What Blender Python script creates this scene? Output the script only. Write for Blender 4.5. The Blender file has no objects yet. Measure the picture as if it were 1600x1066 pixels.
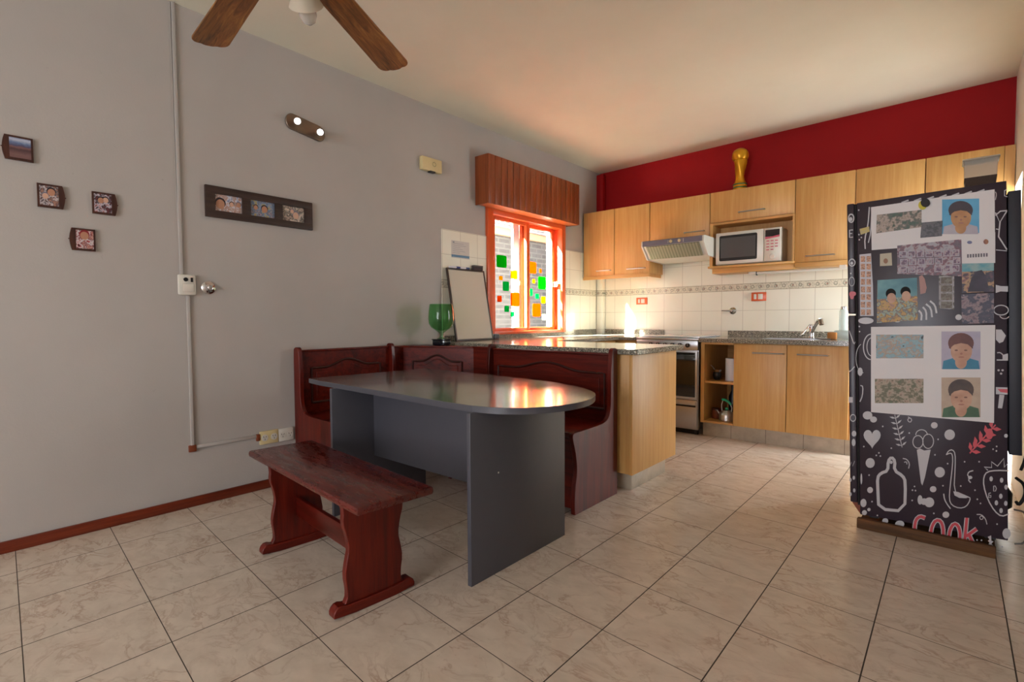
import bpy, bmesh, math, random
from mathutils import Matrix, Vector
random.seed(7)
SC = bpy.context.scene
COL = SC.collection
PI = math.pi

# ------------------------------------------------------------------ colour / materials
def lin(c):
    if isinstance(c, str):
        c = c.lstrip('#'); c = [int(c[i:i+2], 16)/255 for i in (0, 2, 4)]
    return tuple((x/12.92 if x <= .04045 else ((x+.055)/1.055)**2.4) for x in c[:3]) + (1.0,)

class NT:
    def __init__(s, name):
        s.m = bpy.data.materials.new(name); s.m.use_nodes = True
        s.t = s.m.node_tree; s.t.nodes.clear()
        s.out = s.t.nodes.new('ShaderNodeOutputMaterial')
        s.b = s.t.nodes.new('ShaderNodeBsdfPrincipled')
        s.t.links.new(s.b.outputs[0], s.out.inputs[0])
        s._tc = None
    def n(s, typ, **kw):
        n = s.t.nodes.new(typ)
        for k, v in kw.items(): setattr(n, k, v)
        return n
    def L(s, a, b): s.t.links.new(a, b)
    def tc(s):
        if s._tc is None: s._tc = s.n('ShaderNodeTexCoord')
        return s._tc.outputs['Object']
    def math(s, op, a, b=None, c=None):
        n = s.n('ShaderNodeMath', operation=op)
        for i, v in enumerate((a, b, c)):
            if v is None: continue
            if isinstance(v, (int, float)): n.inputs[i].default_value = v
            else: s.L(v, n.inputs[i])
        return n.outputs[0]
    def xyz(s):
        n = s.n('ShaderNodeSeparateXYZ'); s.L(s.tc(), n.inputs[0]); return n.outputs
    def mapping(s, scale=(1, 1, 1), rot=(0, 0, 0), vec=None):
        n = s.n('ShaderNodeMapping'); s.L(vec or s.tc(), n.inputs[0])
        n.inputs['Scale'].default_value = scale; n.inputs['Rotation'].default_value = rot
        return n.outputs[0]
    def noise(s, scale, detail=3, rough=.5, vec=None, dist=0.0):
        n = s.n('ShaderNodeTexNoise'); s.L(vec or s.tc(), n.inputs['Vector'])
        n.inputs['Scale'].default_value = scale; n.inputs['Detail'].default_value = detail
        n.inputs['Roughness'].default_value = rough; n.inputs['Distortion'].default_value = dist
        return n.outputs['Fac']
    def ramp(s, fac, stops, interp='LINEAR'):
        n = s.n('ShaderNodeValToRGB'); s.L(fac, n.inputs[0]); cr = n.color_ramp
        cr.interpolation = interp
        while len(cr.elements) < len(stops): cr.elements.new(.5)
        for e, (p, c) in zip(cr.elements, stops):
            e.position = p; e.color = lin(c) if not isinstance(c, float) else (c, c, c, 1)
        return n.outputs[0]
    def mix(s, fac, a, b, mode='MIX'):
        n = s.n('ShaderNodeMix', data_type='RGBA', blend_type=mode)
        if isinstance(fac, (int, float)): n.inputs[0].default_value = fac
        else: s.L(fac, n.inputs[0])
        for i, v in ((6, a), (7, b)):
            if isinstance(v, (str, tuple)): n.inputs[i].default_value = lin(v) if isinstance(v, str) else v
            else: s.L(v, n.inputs[i])
        return n.outputs[2]
    def bump(s, h, strength=.2, dist=.002):
        n = s.n('ShaderNodeBump'); s.L(h, n.inputs['Height'])
        n.inputs['Strength'].default_value = strength; n.inputs['Distance'].default_value = dist
        s.L(n.outputs[0], s.b.inputs['Normal'])
    def set(s, color=None, rough=None, metal=None, spec=None, **kw):
        B = s.b.inputs
        if color is not None:
            if isinstance(color, (str, tuple)): B['Base Color'].default_value = lin(color) if isinstance(color, str) else color
            else: s.L(color, B['Base Color'])
        if rough is not None:
            if isinstance(rough, (int, float)): B['Roughness'].default_value = rough
            else: s.L(rough, B['Roughness'])
        if metal is not None: B['Metallic'].default_value = metal
        if spec is not None: B['Specular IOR Level'].default_value = spec
        for k, v in kw.items(): B[k.replace('_', ' ')].default_value = v
        return s.m

def plain(name, c, rough=.5, metal=0., spec=.5, var=.06, scale=40, **kw):
    m = NT(name)
    f = m.noise(scale, 3)
    c0 = lin(c)
    a = tuple(min(1, x*(1-var)) for x in c0[:3]) + (1,); b = tuple(min(1, x*(1+var)) for x in c0[:3]) + (1,)
    col = m.mix(f, a, b)
    return m.set(col, rough, metal, spec, **kw)

def wood(name, dark, mid, light, axis='Z', grain=60, rough=.4, along=2.0, coat=0., knots=.0, wavy=.6, bump=.0, spec=.5):
    m = NT(name)
    sc = {'X': (along/grain, 1, 1), 'Y': (1, along/grain, 1), 'Z': (1, 1, along/grain)}[axis]
    v = m.mapping(sc)
    f1 = m.noise(grain, 5, .65, v, wavy)
    v2 = m.mapping(tuple(x if x < 1 else 1 for x in sc))
    f2 = m.noise(grain*.16, 2, .5, v2, 1.0)
    f = m.math('ADD', m.math('MULTIPLY', f1, .6), m.math('MULTIPLY', f2, .4))
    col = m.ramp(f, [(.36, dark), (.5, mid), (.64, light)])
    if bump: m.bump(f1, bump, .001)
    mm = m.set(col, rough, spec=spec)
    if coat: m.b.inputs['Coat Weight'].default_value = coat; m.b.inputs['Coat Roughness'].default_value = .15
    return mm

M = {}
M['beech'] = wood('beech_veneer', '#C48F4E', '#CD9A58', '#D4A564', 'Z', 70, .42, 3, wavy=.15)
M['beech_x'] = wood('beech_veneer_flat', '#C48F4E', '#CD9A58', '#D4A564', 'X', 70, .42, 3, wavy=.15)
M['beech_edge'] = wood('beech_edge', '#B27B3C', '#C48D4C', '#D09C5C', 'X', 60, .5, 3, wavy=.15)
M['mahogany'] = wood('mahogany', '#3A0B03', '#560F05', '#6E1B0B', 'Z', 45, .38, 2.5, .12, bump=.1, spec=.3)
M['mahogany_x'] = wood('mahogany_lengthwise', '#3A0B03', '#560F05', '#6E1B0B', 'X', 45, .33, 2.5, .15, bump=.1, spec=.3)
M['mahogany_y'] = wood('mahogany_crosswise', '#3A0B03', '#560F05', '#6E1B0B', 'Y', 45, .35, 2.5, .12, bump=.1, spec=.3)
M['skirting'] = wood('skirting_wood', '#521A0A', '#742A12', '#8C3A1C', 'Y', 50, .4, 2.5)
M['shutter'] = wood('shutter_box_wood', '#6A3012', '#823E18', '#924B22', 'Z', 60, .42, 3)
M['shutter_y'] = wood('shutter_box_bottom', '#8A4A1E', '#A05A28', '#B06830', 'Y', 60, .35, 3)
M['oak'] = wood('fan_oak', '#46290E', '#8A5826', '#B58342', 'X', 42, .45, 4, wavy=1.2)
M['dark_oak'] = wood('dark_frame_wood', '#1E100A', '#33201A', '#453025', 'Y', 50, .55, 3)
M['plank'] = wood('old_plank', '#3A2410', '#5C3B1D', '#7A5026', 'X', 40, .8, 3)
M['white_plastic'] = plain('white_plastic', '#D8D2C6', .35, var=.02)
M['cream_plastic'] = plain('cream_plastic', '#D8C492', .45, var=.03)
M['black_plastic'] = plain('black_plastic', '#151416', .35)
M['black_rubber'] = plain('black_rubber', '#0B0A0B', .6)
M['chrome'] = plain('chrome', '#D6D6D8', .12, 1.0, var=.02)
M['steel'] = plain('brushed_steel', '#B9B9BC', .3, 1.0, var=.04)
M['aluminium'] = plain('aluminium', '#C2C0BC', .35, .9)
M['dark_metal'] = plain('dark_nickel', '#8A7A6C', .35, .9)
M['orange'] = plain('orange_paint', '#D05828', .32, var=.05, scale=8)
M['sunlit_frame'] = plain('sunlit_white', '#E8E4E0', .4)  # pale colour stands for orange stiles bleached white by the sun
M['grey_lam'] = plain('grey_laminate', '#4B4A51', .42, var=.05, scale=25)
M['dark_gap'] = plain('dark_recess', '#120D0C', .8)
M['red_paint'] = plain('red_paint', '#94080E', .7, spec=.25, var=.08, scale=5)
M['print_white'] = plain('vinyl_white', '#B9B4B6', .4, var=.01)
M['print_red'] = plain('vinyl_red', '#C4404A', .4, var=.02)
M['vinyl'] = plain('vinyl_aubergine', '#30242F', .36, var=.10, scale=6)
M['fridge_dark'] = plain('fridge_back_dark', '#23242E', .5)
M['paper'] = plain('paper_white', '#D9D3D2', .5, var=.01)
M['red_label'] = plain('red_label', '#8E1B22', .5)
M['green'] = plain('green_plastic', '#1F9C72', .35)
M['gold'] = plain('gold_paint', '#D2961A', .3, .55, var=.12, scale=30)
M['green_band'] = plain('green_band', '#2A6B3A', .4)
M['terracotta'] = plain('terracotta', '#7A3A1C', .6)
M['white_foam'] = plain('white_card', '#E6E4EA', .6, var=.01)

def glossy_top():
    m = NT('table_top_laminate')
    v = m.mapping((1, 14, 1), (0, 0, .12))
    f = m.noise(5, 4, .6, v)
    g = m.noise(3, 3)
    col = m.ramp(m.math('ADD', m.math('MULTIPLY', f, .5), m.math('MULTIPLY', g, .5)), [(.35, '#5A5857'), (.65, '#6E6B69')])
    r = m.ramp(g, [(.3, .13), (.7, .22)])
    return m.set(col, r, spec=.6)
M['table_top'] = glossy_top()
for n_ in M['table_top'].node_tree.nodes:
    if n_.type == 'BSDF_PRINCIPLED': n_.inputs['Coat Weight'].default_value = .6; n_.inputs['Coat Roughness'].default_value = .1

def scratched():
    m = NT('worn_mahogany_seat')
    v = m.mapping((.06, 1, 1))
    f = m.noise(45, 5, .65, v, .4)
    w = m.noise(30, 5, .7, m.mapping((.22, 1, 1)))
    col = m.ramp(f, [(.33, '#3E0C05'), (.5, '#52130A'), (.66, '#64190C')])
    mask = m.ramp(w, [(.54, 0.0), (.72, .22)])
    col = m.mix(mask, col, '#7A2E1A')
    m.set(col, m.ramp(w, [(.4, .22), (.7, .45)]))
    m.b.inputs['Coat Weight'].default_value = .15
    m.bump(f, .08, .001)
    return m.m
M['worn_seat'] = scratched()

def granite():
    m = NT('granite')
    a = m.noise(120, 2, .7); b = m.noise(95, 2, .6, m.mapping((1, 1, 1), (1, 2, 3)))
    col = m.ramp(a, [(.40, '#1C1A18'), (.46, '#5A564C'), (.54, '#98907F'), (.62, '#D2CAB6')])
    k = m.ramp(b, [(.47, 0.0), (.56, 1.0)])
    col = m.mix(k, col, '#7D776B')
    return m.set(col, .13, spec=.5)
M['granite'] = granite()

def plaster(name, base, dirt, marks=True):
    m = NT(name)
    f = m.noise(1.3, 4, .6); g = m.noise(90, 3, .6)
    col = m.mix(m.ramp(f, [(.35, 0.0), (.7, .6)]), base, dirt)
    if marks:
        s = m.noise(14, 5, .8)
        col = m.mix(m.ramp(s, [(.66, 0.0), (.74, .35)]), col, '#8A8078')
    m.bump(m.math('ADD', m.math('MULTIPLY', f, 3), g), .12, .004)
    return m.set(col, .85, spec=.2)
M['wall'] = plaster('wall_plaster', '#B6AFA9', '#ABA49E')
M['ceiling'] = plaster('ceiling_plaster', '#E4DECB', '#DAD3BF', False)
M['white_wall'] = plaster('white_wall_plaster', '#E2DED8', '#D6D0C8', False)

def floor_mat():
    m = NT('floor_tiles')
    x, y, z = m.xyz()
    u = m.math('DIVIDE', m.math('SUBTRACT', x, 2.546), .3723)
    v = m.math('DIVIDE', m.math('SUBTRACT', m.math('ADD', y, m.math('MULTIPLY', m.math('SUBTRACT', x, 2.545), .075)), 1.961), .3745)
    def edge(t):
        fr = m.math('FRACT', t); return m.math('MINIMUM', fr, m.math('SUBTRACT', 1.0, fr))
    eu, ev = edge(u), edge(v)
    gr = m.math('MAXIMUM', m.math('LESS_THAN', eu, .0058), m.math('LESS_THAN', ev, .0042))
    iu, iv = m.math('FLOOR', u), m.math('FLOOR', v)
    cb = m.n('ShaderNodeCombineXYZ'); m.L(iu, cb.inputs[0]); m.L(iv, cb.inputs[1])
    wn = m.n('ShaderNodeTexWhiteNoise', noise_dimensions='2D'); m.L(cb.outputs[0], wn.inputs['Vector'])
    off = m.n('ShaderNodeVectorMath', operation='MULTIPLY_ADD')
    m.L(wn.outputs['Color'], off.inputs[0]); off.inputs[1].default_value = (7, 7, 7); m.L(m.tc(), off.inputs[2])
    vec = m.mapping((1, 1.6, 1), (0, 0, .5), off.outputs[0])
    n1 = m.noise(5.5, 5, .62, vec, .7)
    vein = m.math('ABSOLUTE', m.math('SUBTRACT', n1, .5))
    vm = m.ramp(vein, [(.0, .75), (.018, .35), (.045, 0.0)])
    n3 = m.noise(3.3, 3, .6, vec, .3)
    vm = m.math('MULTIPLY', vm, m.ramp(n3, [(.4, .15), (.65, 1.0)]))
    base = m.ramp(m.noise(9, 4, .6, vec), [(.3, '#CBBBAA'), (.7, '#DBCCBB')])
    col = m.mix(m.math('MULTIPLY', vm, .7), base, '#96705A')
    tv = m.math('MULTIPLY', m.math('SUBTRACT', wn.outputs['Value'], .5), .0)
    col = m.mix(m.math('MULTIPLY', gr, 1.0), col, '#3A2E26')
    m.bump(m.math('SUBTRACT', 1.0, gr), .25, .001)
    return m.set(col, m.ramp(gr, [(0, .24), (1, .8)]), spec=.45)
M['floor'] = floor_mat()

def wall_tile(name, horiz, u0):
    # cream tiles 0.223 wide in rows, with the border strip between z 1.415 and 1.492
    m = NT(name)
    x, y, z = m.xyz()
    h = x if horiz == 'X' else y
    u = m.math('DIVIDE', m.math('SUBTRACT', h, u0), .223)
    def edge(t):
        fr = m.math('FRACT', t); return m.math('MINIMUM', fr, m.math('SUBTRACT', 1.0, fr))
    gu = m.math('LESS_THAN', edge(u), .011)
    def line(v, w=.0022): return m.math('LESS_THAN', m.math('ABSOLUTE', m.math('SUBTRACT', z, v)), w)
    g = gu
    for v in (.99, 1.207, 1.716, 1.935): g = m.math('MAXIMUM', g, line(v))
    base = m.ramp(m.noise(2.5, 2), [(.3, '#E8E4D2'), (.7, '#EFECDD')])
    col = m.mix(m.math('MULTIPLY', g, .55), base, '#A69A86')
    instrip = m.math('LESS_THAN', m.math('ABSOLUTE', m.math('SUBTRACT', z, 1.452)), .037)
    # decoration in the strip : rows of small scrolls + fruit
    fu = m.math('FRACT', m.math('DIVIDE', h, .0743)); du = m.math('MULTIPLY', m.math('SUBTRACT', fu, .5), .0743)
    dz = m.math('SUBTRACT', z, 1.452)
    r = m.math('SQRT', m.math('ADD', m.math('MULTIPLY', du, du), m.math('MULTIPLY', dz, dz)))
    ring = m.math('LESS_THAN', m.math('ABSOLUTE', m.math('SUBTRACT', r, .014)), .0032)
    fu2 = m.math('FRACT', m.math('ADD', m.math('DIVIDE', h, .149), .25)); du2 = m.math('MULTIPLY', m.math('SUBTRACT', fu2, .5), .149)
    r2 = m.math('SQRT', m.math('ADD', m.math('MULTIPLY', du2, du2), m.math('MULTIPLY', dz, dz)))
    dot = m.math('LESS_THAN', r2, .008)
    edge2 = m.math('GREATER_THAN', m.math('ABSOLUTE', dz), .0318)
    sc = m.noise(75, 3, .7)
    scol = m.mix(m.ramp(sc, [(.48, 0.0), (.6, .55)]), '#D9D2BE', '#8E8E7C')
    scol = m.mix(m.math('MULTIPLY', ring, .7), scol, '#6F7468')
    scol = m.mix(m.math('MULTIPLY', dot, .7), scol, '#9A5A4E')
    scol = m.mix(m.math('MULTIPLY', edge2, .7), scol, '#83806C')
    col = m.mix(instrip, col, scol)
    m.bump(m.math('SUBTRACT', 1.0, g), .3, .001)
    return m.set(col, .16, spec=.5)
M['tile_b'] = wall_tile('far_wall_tiles', 'X', .908)
M['tile_a'] = wall_tile('left_wall_tiles', 'Y', 3.09)

def toe_tile():
    m = NT('plinth_tiles')
    x, y, z = m.xyz()
    u = m.math('FRACT', m.math('DIVIDE', m.math('ADD', x, .03), .3)); e = m.math('LESS_THAN', u, .012)
    base = m.ramp(m.noise(8, 5, .6), [(.3, '#A3937F'), (.7, '#BFB09B')])
    return m.set(m.mix(e, base, '#5A4A3C'), .35)
M['toe'] = toe_tile()

def brick():
    m = NT('neighbour_brick')
    v = m.mapping((1, 1, 1), (0, 0, 0))
    sp = m.n('ShaderNodeSeparateXYZ'); m.L(v, sp.inputs[0])
    cb = m.n('ShaderNodeCombineXYZ'); m.L(sp.outputs[1], cb.inputs[0]); m.L(sp.outputs[2], cb.inputs[1])
    b = m.n('ShaderNodeTexBrick'); m.L(cb.outputs[0], b.inputs['Vector'])
    b.inputs['Scale'].default_value = 1; b.inputs['Brick Width'].default_value = .26; b.inputs['Row Height'].default_value = .075
    b.inputs['Mortar Size'].default_value = .012; b.inputs['Color1'].default_value = lin('#322F2F'); b.inputs['Color2'].default_value = lin('#3C3939')
    b.inputs['Mortar'].default_value = lin('#4C4947')
    f = m.noise(6, 5, .7)
    col = m.mix(m.ramp(f, [(.45, 0.0), (.65, .7)]), b.outputs['Color'], '#434040')
    return m.set(col, .9)
M['brick'] = brick()
M['cream_band'] = plain('cream_render', '#96745A', .8)
M['corrugated'] = plain('corrugated_roof', '#9A9096', .6)
M['pavement'] = plain('yard_concrete', '#9A958E', .9)

def glass(name, color=(1, 1, 1, 1), rough=0.0):
    m = NT(name)
    tr = m.n('ShaderNodeBsdfTransparent'); tr.inputs[0].default_value = color
    gl = m.n('ShaderNodeBsdfGlossy'); gl.inputs['Roughness'].default_value = .02
    fr = m.n('ShaderNodeFresnel'); fr.inputs[0].default_value = 1.45; ge = m.n('ShaderNodeNewGeometry')
    fac = m.math('MULTIPLY', fr.outputs[0], m.math('SUBTRACT', 1.0, ge.outputs['Backfacing']))
    mx = m.n('ShaderNodeMixShader'); m.L(fac, mx.inputs[0]); m.L(tr.outputs[0], mx.inputs[1]); m.L(gl.outputs[0], mx.inputs[2])
    m.L(mx.outputs[0], m.out.inputs[0]); m.t.nodes.remove(m.b)
    return m.m
M['pane'] = glass('window_glass', (.93, .95, .96, 1))
def tinted(name, hexc, dens=.85):
    m = NT(name)
    c = lin(hexc)
    tr = m.n('ShaderNodeBsdfTransparent'); tr.inputs[0].default_value = c
    tl = m.n('ShaderNodeBsdfTranslucent'); tl.inputs[0].default_value = c
    df = m.n('ShaderNodeBsdfDiffuse'); df.inputs[0].default_value = c
    m1 = m.n('ShaderNodeMixShader'); m1.inputs[0].default_value = .35; m.L(tl.outputs[0], m1.inputs[1]); m.L(df.outputs[0], m1.inputs[2])
    m2 = m.n('ShaderNodeMixShader'); m2.inputs[0].default_value = dens; m.L(tr.outputs[0], m2.inputs[1]); m.L(m1.outputs[0], m2.inputs[2])
    m.L(m2.outputs[0], m.out.inputs[0]); m.t.nodes.remove(m.b)
    return m.m
ST = {'green': tinted('sticker_green', '#0FA81C'), 'orange': tinted('sticker_orange', '#D86404'), 'yellow': tinted('sticker_yellow', '#E0A808'),
      'teal': tinted('sticker_teal', '#14A85A'), 'pale green': tinted('sticker_pale', '#C8F0B0')}
M['green_glass'] = glass('green_glass', (.60, .82, .62, 1))
M['clear_plastic'] = NT('frosted_plastic').set('#D8D0C2', .3, Transmission_Weight=.55, IOR=1.2)
M['bulb_glass'] = NT('bulb_glass').set('#E6DED4', .1, Transmission_Weight=.5, IOR=1.3)
M['shade_glass'] = NT('shade_glass').set('#CFC3AE', .4, Transmission_Weight=.25, IOR=1.2)
M['clear_bottle'] = NT('clear_bottle').set('#DCE6E4', .1, Transmission_Weight=.6, IOR=1.2)
M['white_board'] = plain('whiteboard_surface', '#C9C1B2', .25, var=.015, scale=4)
M['oven_glass'] = plain('oven_glass', '#120D0A', .08, spec=.7)
M['micro_glass'] = plain('microwave_window', '#2B2624', .2)
M['coffee'] = plain('dark_grains', '#4A3A30', .9, var=.5, scale=300)
M['black_glass'] = plain('black_glossy_box', '#14141C', .12)
def emis(name, c, s):
    m = NT(name); m.set(c, .4); m.b.inputs['Emission Color'].default_value = lin(c); m.b.inputs['Emission Strength'].default_value = s; return m.m
M['led'] = emis('lit_led_lamp', '#F4F6FF', 14)
M['lcd'] = plain('lcd_dark', '#1A0B0E', .2)
M['hood_grey'] = plain('hood_grey', '#7D7B88', .35, .3)
M['hood_filter'] = None
def filt():
    m = NT('filter_mesh')
    x, y, z = m.xyz()
    s = m.math('FRACT', m.math('MULTIPLY', x, 32)); s = m.math('ABSOLUTE', m.math('SUBTRACT', s, .5))
    col = m.ramp(s, [(.05, '#7F8069'), (.4, '#A3A38C')])
    m.bump(s, .4, .003)
    return m.set(col, .45, .5)
M['hood_filter'] = filt()

def blurry(name, cols, scale=25, smooth=True):
    m = NT(name)
    f = m.noise(scale, 2, .6)
    g = m.noise(scale*1.7, 3, .7, m.mapping((1, 1, 1), (.4, .9, .2)))
    ff = m.math('ADD', m.math('MULTIPLY', f, .55), m.math('MULTIPLY', g, .45))
    order = cols[::2]+cols[1::2][::-1]
    n = len(order)
    col = m.ramp(ff, [(.34+.32*i/(n-1), c) for i, c in enumerate(order)])
    return m.set(col, .45)

# ------------------------------------------------------------------ mesh helpers
MW = {}   # object name -> world matrix of the empties
class MB:
    def __init__(s): s.bm = bmesh.new(); s.seg = 0
    def box(s, x0, x1, y0, y1, z0, z1, bev=0.0, rot=None, seg=2):
        r = bmesh.ops.create_cube(s.bm, size=1)
        vs = r['verts']
        bmesh.ops.scale(s.bm, vec=(abs(x1-x0), abs(y1-y0), abs(z1-z0)), verts=vs)
        if bev > 0:
            es = list({e for v in vs for e in v.link_edges})
            rr = bmesh.ops.bevel(s.bm, geom=es, offset=bev, segments=seg, affect='EDGES', profile=.5)
            vs = list({v for f in rr['faces'] for v in f.verts} | {v for v in vs if v.is_valid})
        if rot is not None: bmesh.ops.transform(s.bm, matrix=rot, verts=vs)
        bmesh.ops.translate(s.bm, vec=((x0+x1)/2, (y0+y1)/2, (z0+z1)/2), verts=vs)
        return s
    def prism(s, pts, axis, a, b):
        """extrude a 2-D outline along axis: X -> pts=(y,z), Y -> pts=(x,z), Z -> pts=(x,y)"""
        def P(p, t): return {'X': (t, p[0], p[1]), 'Y': (p[0], t, p[1]), 'Z': (p[0], p[1], t)}[axis]
        v0 = [s.bm.verts.new(P(p, a)) for p in pts]; v1 = [s.bm.verts.new(P(p, b)) for p in pts]
        n = len(pts)
        s.bm.faces.new(v0); s.bm.faces.new(v1[::-1])
        for i in range(n): s.bm.faces.new((v0[i], v1[i], v1[(i+1) % n], v0[(i+1) % n]))
        return s
    def tube(s, pts, r, n=10, caps=True):
        pts = [Vector(p) for p in pts]; rings = []
        rad = r if isinstance(r, (list, tuple)) else [r]*len(pts)
        up = None
        for i, p in enumerate(pts):
            d = (pts[min(i+1, len(pts)-1)]-pts[max(i-1, 0)]).normalized()
            if up is None: up = Vector((0, 0, 1)) if abs(d.z) < .9 else Vector((1, 0, 0))
            a = d.cross(up)
            if a.length < 1e-4: a = d.cross(Vector((0, 1, 0)))
            a.normalize(); b = d.cross(a).normalized(); up = -b if b.dot(up) < 0 else b
            rings.append([s.bm.verts.new(p+(a*math.cos(2*PI*k/n)+b*math.sin(2*PI*k/n))*rad[i]) for k in range(n)])
        for q in range(len(rings)-1):
            for k in range(n): s.bm.faces.new((rings[q][k], rings[q][(k+1) % n], rings[q+1][(k+1) % n], rings[q+1][k]))
        if caps: s.bm.faces.new(rings[0][::-1]); s.bm.faces.new(rings[-1])
        return s
    def lathe(s, prof, c=(0, 0, 0), n=32, axis='Z', wob=None):
        rings = []
        for (r, h) in prof:
            ring = []
            for k in range(n):
                a = 2*PI*k/n; rr = max(r, 1e-4)*(1+(wob(a, h) if wob else 0)); x, y = rr*math.cos(a), rr*math.sin(a)
                p = {'Z': (x, y, h), 'X': (h, x, y), 'Y': (x, h, y)}[axis]
                ring.append(s.bm.verts.new((p[0]+c[0], p[1]+c[1], p[2]+c[2])))
            rings.append(ring)
        for q in range(len(rings)-1):
            for k in range(n): s.bm.faces.new((rings[q][k], rings[q][(k+1) % n], rings[q+1][(k+1) % n], rings[q+1][k]))
        if prof[0][0] < 2: s.bm.faces.new(rings[0][::-1])
        s.bm.faces.new(rings[-1])
        return s
    def xform(s, m): bmesh.ops.transform(s.bm, matrix=m, verts=s.bm.verts[:]); return s
    def build(s, name, mat, parent=None, world=True, smooth=True, bev=0.0, kind=None, label=None):
        bmesh.ops.remove_doubles(s.bm, verts=s.bm.verts[:], dist=1e-6)
        bmesh.ops.recalc_face_normals(s.bm, faces=s.bm.faces[:])
        if parent is not None and world: s.bm.transform(MW[parent.name].inverted())
        me = bpy.data.meshes.new(name)
        if smooth:
            for f in s.bm.faces: f.smooth = True
            for e in s.bm.edges:
                if len(e.link_faces) == 2 and e.calc_face_angle(0) > math.radians(32): e.smooth = False
                elif len(e.link_faces) != 2: e.smooth = False
        s.bm.to_mesh(me); s.bm.free()
        o = bpy.data.objects.new(name, me); COL.objects.link(o)
        if isinstance(mat, (list, tuple)):
            for q in mat: me.materials.append(q)
        else: me.materials.append(mat)
        if parent is not None: o.parent = parent; MW[o.name] = MW[parent.name]
        else: MW[o.name] = Matrix.Identity(4)
        if bev:
            b = o.modifiers.new('bevel', 'BEVEL'); b.width = bev; b.segments = 2; b.limit_method = 'ANGLE'; b.angle_limit = math.radians(40)
        if kind: o['kind'] = kind
        if label: o['label'] = label
        return o

def tag(o, label, cat, group=None):
    o['label'] = label; o['category'] = cat
    if group: o['group'] = group
    return o
def thing(name, label, cat, loc=(0, 0, 0), rot=(0, 0, 0), group=None):
    o = bpy.data.objects.new(name, None); COL.objects.link(o); o.empty_display_size = .05
    o.location = loc; o.rotation_euler = rot
    from mathutils import Euler
    MW[o.name] = Matrix.Translation(loc) @ Euler(rot).to_matrix().to_4x4()
    return tag(o, label, cat, group)
def B(x0, x1, y0, y1, z0, z1, bev=0.0): return MB().box(x0, x1, y0, y1, z0, z1, bev)
def sm(pts, it=2, closed=True):
    for _ in range(it):
        out = []; n = len(pts)
        for i in range(n if closed else n-1):
            a, b = pts[i], pts[(i+1) % n]
            out.append(tuple(.75*p+.25*q for p, q in zip(a, b))); out.append(tuple(.25*p+.75*q for p, q in zip(a, b)))
        if not closed: out = [pts[0]]+out+[pts[-1]]
        pts = out
    return pts
def structure(o): o['kind'] = 'structure'; return o

# ================================================================== ROOM SHELL
ZC = 2.979
XR = 3.81
def yB(x): return 5.785-.05*x        # face of the far wall
structure(B(-.2, XR+.2, -4.7, 6.0, -.1, 0).build('floor', M['floor'], smooth=False))
structure(B(-.25, XR+.25, -4.7, 6.1, ZC, ZC+.12).build('ceiling', M['ceiling'], smooth=False))
# left wall with window opening
WY0, WY1, WZ0, WZ1 = 3.69, 4.96, .975, 2.225
b = MB()
b.box(-.2, 0, -4.6, WY0, 0, ZC); b.box(-.2, 0, WY1, 6.0, 0, ZC); b.box(-.2, 0, WY0, WY1, 0, WZ0); b.box(-.2, 0, WY0, WY1, WZ1, ZC)
wall_left = structure(b.build('wall_left', M['wall'], smooth=False))
# tiles on the left wall (thin ceramic layer) round the window
b = MB()
b.box(.0005, .009, 3.084, WY0, .935, 1.94); b.box(.0005, .009, WY1, 5.69, .935, 1.94)
b.build('tiling', M['tile_a'], wall_left, smooth=False, label='cream glazed tiles with patterned border')
b = MB(); b.box(.0005, .018, 3.10, WY0, .935, .982); b.box(.0005, .018, WY1, 5.68, .935, .997); b.box(.0005, .018, WY0, WY1, .935, .972)
b.build('upstand', M['granite'], wall_left, smooth=False)
# far wall
b = MB(); b.prism([(-.2, yB(-.2)), (XR+.2, yB(XR+.2)), (XR+.2, 6.0), (-.2, 6.0)], 'Z', 0, ZC)
wall_far = structure(b.build('wall_far', M['red_paint'], smooth=False))
b = MB(); b.prism([(.10, yB(.10)-.009), (XR-.002, yB(XR)-.009), (XR-.002, yB(XR)-.0003), (.10, yB(.10)-.0003)], 'Z', .002, 1.94)
b.build('tiling', M['tile_b'], wall_far, smooth=False, label='cream glazed tiles with patterned border')
# boxed pipe in the far left corner
b = MB(); b.box(.001, .10, 5.70, 5.779, 1.95, ZC-.03, .012); tr = structure(b.build('trim_1', M['red_paint']))
b = MB(); b.box(.011, .098, 5.695, 5.779, .3, 1.95, .004); b.build('tiled_boxing', M['tile_b'], tr)
# right wall with an open doorway beyond the fridge
b = MB(); b.box(XR, XR+.2, -4.6, 4.84, 0, ZC); b.box(XR, XR+.2, 5.40, 6.0, 0, ZC); b.box(XR, XR+.2, 4.84, 5.40, 2.10, ZC)
structure(b.build('wall_right', M['white_wall'], smooth=False))
# wall behind the viewer with wide glazed opening
b = MB(); b.box(-.2, 1.4, -4.7, -4.5, 0, ZC); b.box(3.6, XR+.2, -4.7, -4.5, 0, ZC); b.box(1.4, 3.6, -4.7, -4.5, 2.4, ZC)
structure(b.build('wall_near', M['white_wall'], smooth=False))
# added unseen enclosure that blocks sky light behind the rear opening
b = MB(); b.box(-.4, 4.2, -6.4, -6.2, -.1, 2.6); b.box(-.4, -.2, -6.2, -4.7, -.1, 2.6); b.box(4.01, 4.2, -6.2, -4.7, -.1, 2.6); b.box(-.2, 4.01, -6.2, -4.6, -.12, -.101)
structure(b.build('wall_sky_block', M['white_wall'], smooth=False))
structure(B(.0005, .016, -4.5, 1.695, 0, .058, .003).build('baseboard_left', M['skirting']))

structure(B(-.5, XR+.5, -6.5, -4.7, 2.6, 2.7).build('ceiling_sun_block', M['ceiling'], smooth=False))  # added unseen roof that keeps the sun out of the rear opening
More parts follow.
